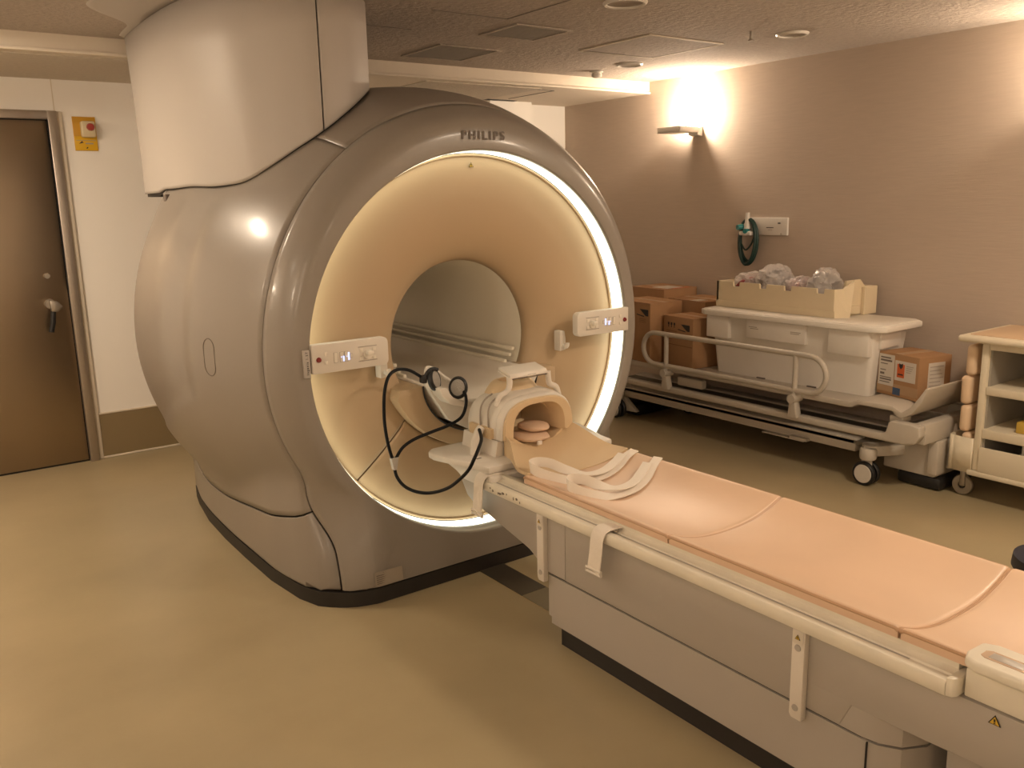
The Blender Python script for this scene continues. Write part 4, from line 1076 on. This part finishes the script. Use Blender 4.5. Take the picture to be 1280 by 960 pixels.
obj('lid_rim', R(MB().prism([(4.56 + (x - 4.56) * .96, 3.25 + (y - 3.25) * .975) for x, y in lid], 2, .866, .873, .003)), 'lid_white', bn, 35)
for yy in (3.04, 3.40):
    obj('foot_notch', R(MB().box(4.403, 4.42, yy, yy + .06, .459, .466)), 'print_grey', bn, 0)
for a, b, z in ((3.44, 3.50, .785), (3.43, 3.49, .775), (3.13, 3.20, .782), (3.14, 3.20, .772)):
    obj('moulded_mark', R(MB().box(4.3605, 4.363, a, b, z, z + .004)), 'print_mid', bn, 0)
crt = thing('plastic_crate', 'cream plastic crate with notched rim on top of the white bin', 'crate', (4.67, 3.4, .873))
X0, X1, Y0, Y1, Z0, Z1 = 4.485, 4.87, 2.96, 3.87, .873, 1.040
nt = []
edge = Y1
top = [(Y1, Z0 + .0), (Y1 + .004, Z1)]
for yc in (3.71, 3.50, 3.315, 3.085):
    top += [(yc + .028, Z1), (yc + .024, Z1 - .030), (yc - .024, Z1 - .030), (yc - .028, Z1)]
top += [(Y0 + .03, Z1), (Y0 + .03, Z0)]
obj('front_wall', MB().prism(top, 0, X0, X0 + .014), 'crate_cream', crt, 0)
obj('front_ledge', MB().prism([(X0 - .008, .915), (X0 + .003, .915), (X0 + .003, Z0 + .002), (X0 - .002, Z0 + .002)], 1, Y0 + .02, Y1), 'crate_cream', crt, 0)
obj('back_wall', MB().box(X1 - .014, X1, Y0, Y1, Z0, Z1), 'crate_cream', crt, 0)
obj('floor_panel', MB().box(X0 + .01, X1 - .01, Y0 + .03, Y1, Z0, Z0 + .012), 'crate_cream', crt, 0)
obj('end_wall', MB().box(X0, X1, Y1 - .014, Y1, Z0, Z1), 'crate_cream', crt, 0)
# near end: angled corner wing, recessed centre, raised hump
e1 = MB().add([(X0, Y0 + .03, Z0), (X0 + .09, Y0 - .02, Z0 - .0), (X0 + .12, Y0 - .02, Z1 + .045), (X0 + .06, Y0 + .01, Z1), (X0, Y0 + .03, Z1),
               (X0 + .01, Y0 + .045, Z0), (X0 + .10, Y0 - .005, Z0), (X0 + .13, Y0 - .005, Z1 + .045), (X0 + .065, Y0 + .025, Z1), (X0 + .01, Y0 + .045, Z1)],
              [(0, 1, 2, 3, 4), (9, 8, 7, 6, 5), (0, 5, 6, 1), (1, 6, 7, 2), (2, 7, 8, 3), (3, 8, 9, 4), (4, 9, 5, 0)])
obj('corner_wing', e1, 'crate_cream', crt, 0)
obj('end_centre', MB().prism([(X0 + .10, Z0 + .02), (X0 + .10, Z1 + .045), (X0 + .24, Z1 + .045), (X0 + .29, Z1), (X1, Z1), (X1, .92), (X1 - .02, .905), (X1 - .03, Z0 + .0)], 1, Y0 + .02, Y0 + .034), 'crate_cream', crt, 0)
obj('end_pocket', MB().prism([(X0 + .11, Z0 + .02), (X0 + .11, .935), (X0 + .22, .935), (X0 + .22, Z0 + .01)], 1, Y0 + .002, Y0 + .02), 'crate_cream', crt, 0)
obj('corner_wing', MB().box(X1 - .13, X1, Y0 - .005, Y0 + .02, Z0, Z1, .004), 'crate_cream', crt, 0)

def bag(c, s, seed, inner_m, label, inner_scale=.86):
    t = thing('bagged_bundle', label, 'plastic bag', (c[0], c[1], c[2] - s[2]), 'bagged bundles in the crate')
    rnd = random.Random(seed)
    o = blob(c, tuple(q * inner_scale for q in s), seed, .07)
    obj('contents', o, inner_m, t, 60)
    f = blob(c, s, seed + 1, .07, 5)
    v2 = []
    for x, y, z in f.v:
        q = Vector((x * 13 + seed, y * 13, z * 17)); dd, _ = noise.voronoi(q)
        dd2, _ = noise.voronoi(q * 2.3)
        k = 1 + .30 * (.22 - min(dd[1] - dd[0], .5)) + .12 * (.2 - min(dd2[1] - dd2[0], .4))
        v2.append((c[0] + (x - c[0]) * k * .93, c[1] + (y - c[1]) * k, max(.887, c[2] + (z - c[2]) * k)))
    f.v = v2
    obj('film', f, 'bag_film', t, 28)
    return t
bag((4.68, 3.735, .985), (.125, .105, .098), 11, 'cloth_red', 'clear bag of dark red items at the left end of the crate')
bag((4.68, 3.55, 1.010), (.135, .105, .124), 23, 'cloth_slate', 'tall crinkled clear bag left of the middle of the crate')
bag((4.68, 3.365, .985), (.125, .092, .098), 31, 'cloth_red', 'clear bag of dark red items right of the middle of the crate')
bag((4.68, 3.19, 1.008), (.125, .090, .122), 47, 'cloth_slate', 'greyish bagged bundle at the right end of the crate')

# ================================================================== UTILITY CART
cart = thing('utility_cart', 'cream utility cart with open shelves and peach top at the right edge', 'cart', (4.68, 1.75, 0))
CX0, CX1, CY0, CY1 = 4.46, 4.94, 1.25, 2.115
obj('top', MB().box(CX0 - .05, CX1 + .01, CY0, CY1 + .105, .838, .872, .014, 3), 'cart_cream', cart, 35)
obj('top_mat', MB().box(CX0 + .0, CX1 - .03, CY0 + .02, CY1 + .065, .871, .876, .004), 'cart_top', cart, 35)
obj('side_panel', MB().box(CX0, CX1, CY1 - .035, CY1, .17, .838, .006), 'cart_cream', cart, 35)
obj('side_panel', MB().box(CX0, CX1, CY0, CY0 + .035, .17, .838, .006), 'cart_cream', cart, 35)
obj('back_panel', MB().box(CX1 - .015, CX1, CY0 + .035, CY1 - .035, .17, .838), 'cart_inner', cart, 0)
obj('liner', MB().box(CX0 + .02, CX1 - .015, CY1 - .045, CY1 - .035, .17, .838), 'cart_inner', cart, 0)
for z0, z1 in ((.803, .838), (.572, .615), (.345, .395), (.150, .178)):
    obj('shelf', MB().box(CX0, CX1 - .015, CY0 + .035, CY1 - .035, z0, z1, .006), 'cart_cream', cart, 35)
obj('bin_front', MB().box(CX0 - .012, CX0 + .004, CY0 + .04, CY1 - .032, .165, .300, .008), 'cart_cream', cart, 35)
obj('bin_inside', MB().box(CX0 + .05, CX0 + .06, CY0 + .04, 1.90, .178, .345), 'paper', cart, 0)
obj('base_lip', MB().box(CX0 - .015, CX1, CY0, CY1 + .02, .140, .168, .008), 'cart_cream', cart, 35)
# side pocket
pk = MB()
prf = [(CX0 + .005, CY1), (CX0 + .002, CY1 + .06), (CX0 + .012, CY1 + .10), (CX0 + .05, CY1 + .125), (CX1 - .05, CY1 + .125), (CX1, CY1 + .08), (CX1, CY1)]
P_ = catmull([Vector((x, y, 0)) for x, y in prf], 5)
pk.grid([[(p.x, p.y, .15) for p in P_], [(p.x, p.y, .335) for p in P_]])
obj('side_pocket', pk, 'cart_cream', cart, 50, solid=.01)
obj('pocket_floor', MB().prism([(p.x, p.y) for p in P_], 2, .148, .156), 'cart_cream', cart, 0)
def cart_castor(x, y):
    c = obj('castor', MB().lathe([(.02, -.012), (.050, -.012), (.055, -.006), (.055, .006), (.050, .012), (.02, .012)], (x, y, .055), 0, 28), 'metal_grey', cart, 40)
    obj('fork', MB().box(x - .02, x + .02, y - .018, y + .012, .05, .142, .006), 'metal_grey', c, 35)
for x, y in ((4.53, 2.185), (4.88, 2.185), (4.53, 1.32), (4.88, 1.32)): cart_castor(x, y)
# peach pads standing in the side pocket
pz = [(.655, .815, 2.180), (.500, .652, 2.196), (.355, .497, 2.190), (.190, .352, 2.172)]
words = ('topmost peach foam pad standing at the left side of the cart', 'second peach foam pad from the top at the side of the cart', 'third peach foam pad from the top at the side of the cart', 'lowest peach foam pad standing in the side pocket of the cart')
for (z0, z1, yy), lb in zip(pz, words):
    o = obj('foam_pad', MB().box(4.48, 4.90, yy - .030, yy + .024, z0, z1, .022, 4), 'pad_peach', None, 40, origin=(4.69, yy, z0))
    tag(o, lb, 'foam pad', 'peach foam pads beside the cart')
yi = obj('tissue_box', MB().box(4.50, 4.62, 1.80, 1.935, .396, .452, .004), 'yellow_item', None, 35, origin=(4.56, 1.87, .396))
tag(yi, 'small yellow carton on the middle shelf of the cart', 'box')
obj('tissue', MB().grid([[(4.54, 1.915, .452), (4.56, 1.89, .47), (4.55, 1.86, .455)], [(4.555, 1.92, .452), (4.565, 1.90, .485), (4.57, 1.86, .455)], [(4.58, 1.915, .452), (4.575, 1.88, .465), (4.58, 1.86, .455)]]), 'paper', yi, 60, solid=.002)

# ================================================================== DARK STOOL at the right edge
st = thing('step_stool', 'dark navy stool just entering at the right picture edge behind the table', 'stool', (3.61, 1.33, 0))
obj('seat', MB().lathe([(0, .175), (.14, .175), (.17, .165), (.175, .12), (.165, .105), (0, .105)], (3.61, 1.33, 0), 2, 36), 'navy', st, 40)
obj('post', MB().cyl((3.61, 1.33, .03), (3.61, 1.33, .11), .03), 'metal_grey', st)
obj('foot', MB().lathe([(0, .035), (.12, .03), (.15, .012), (.15, .0), (0, .0)], (3.61, 1.33, 0), 2, 32), 'navy', st, 40)
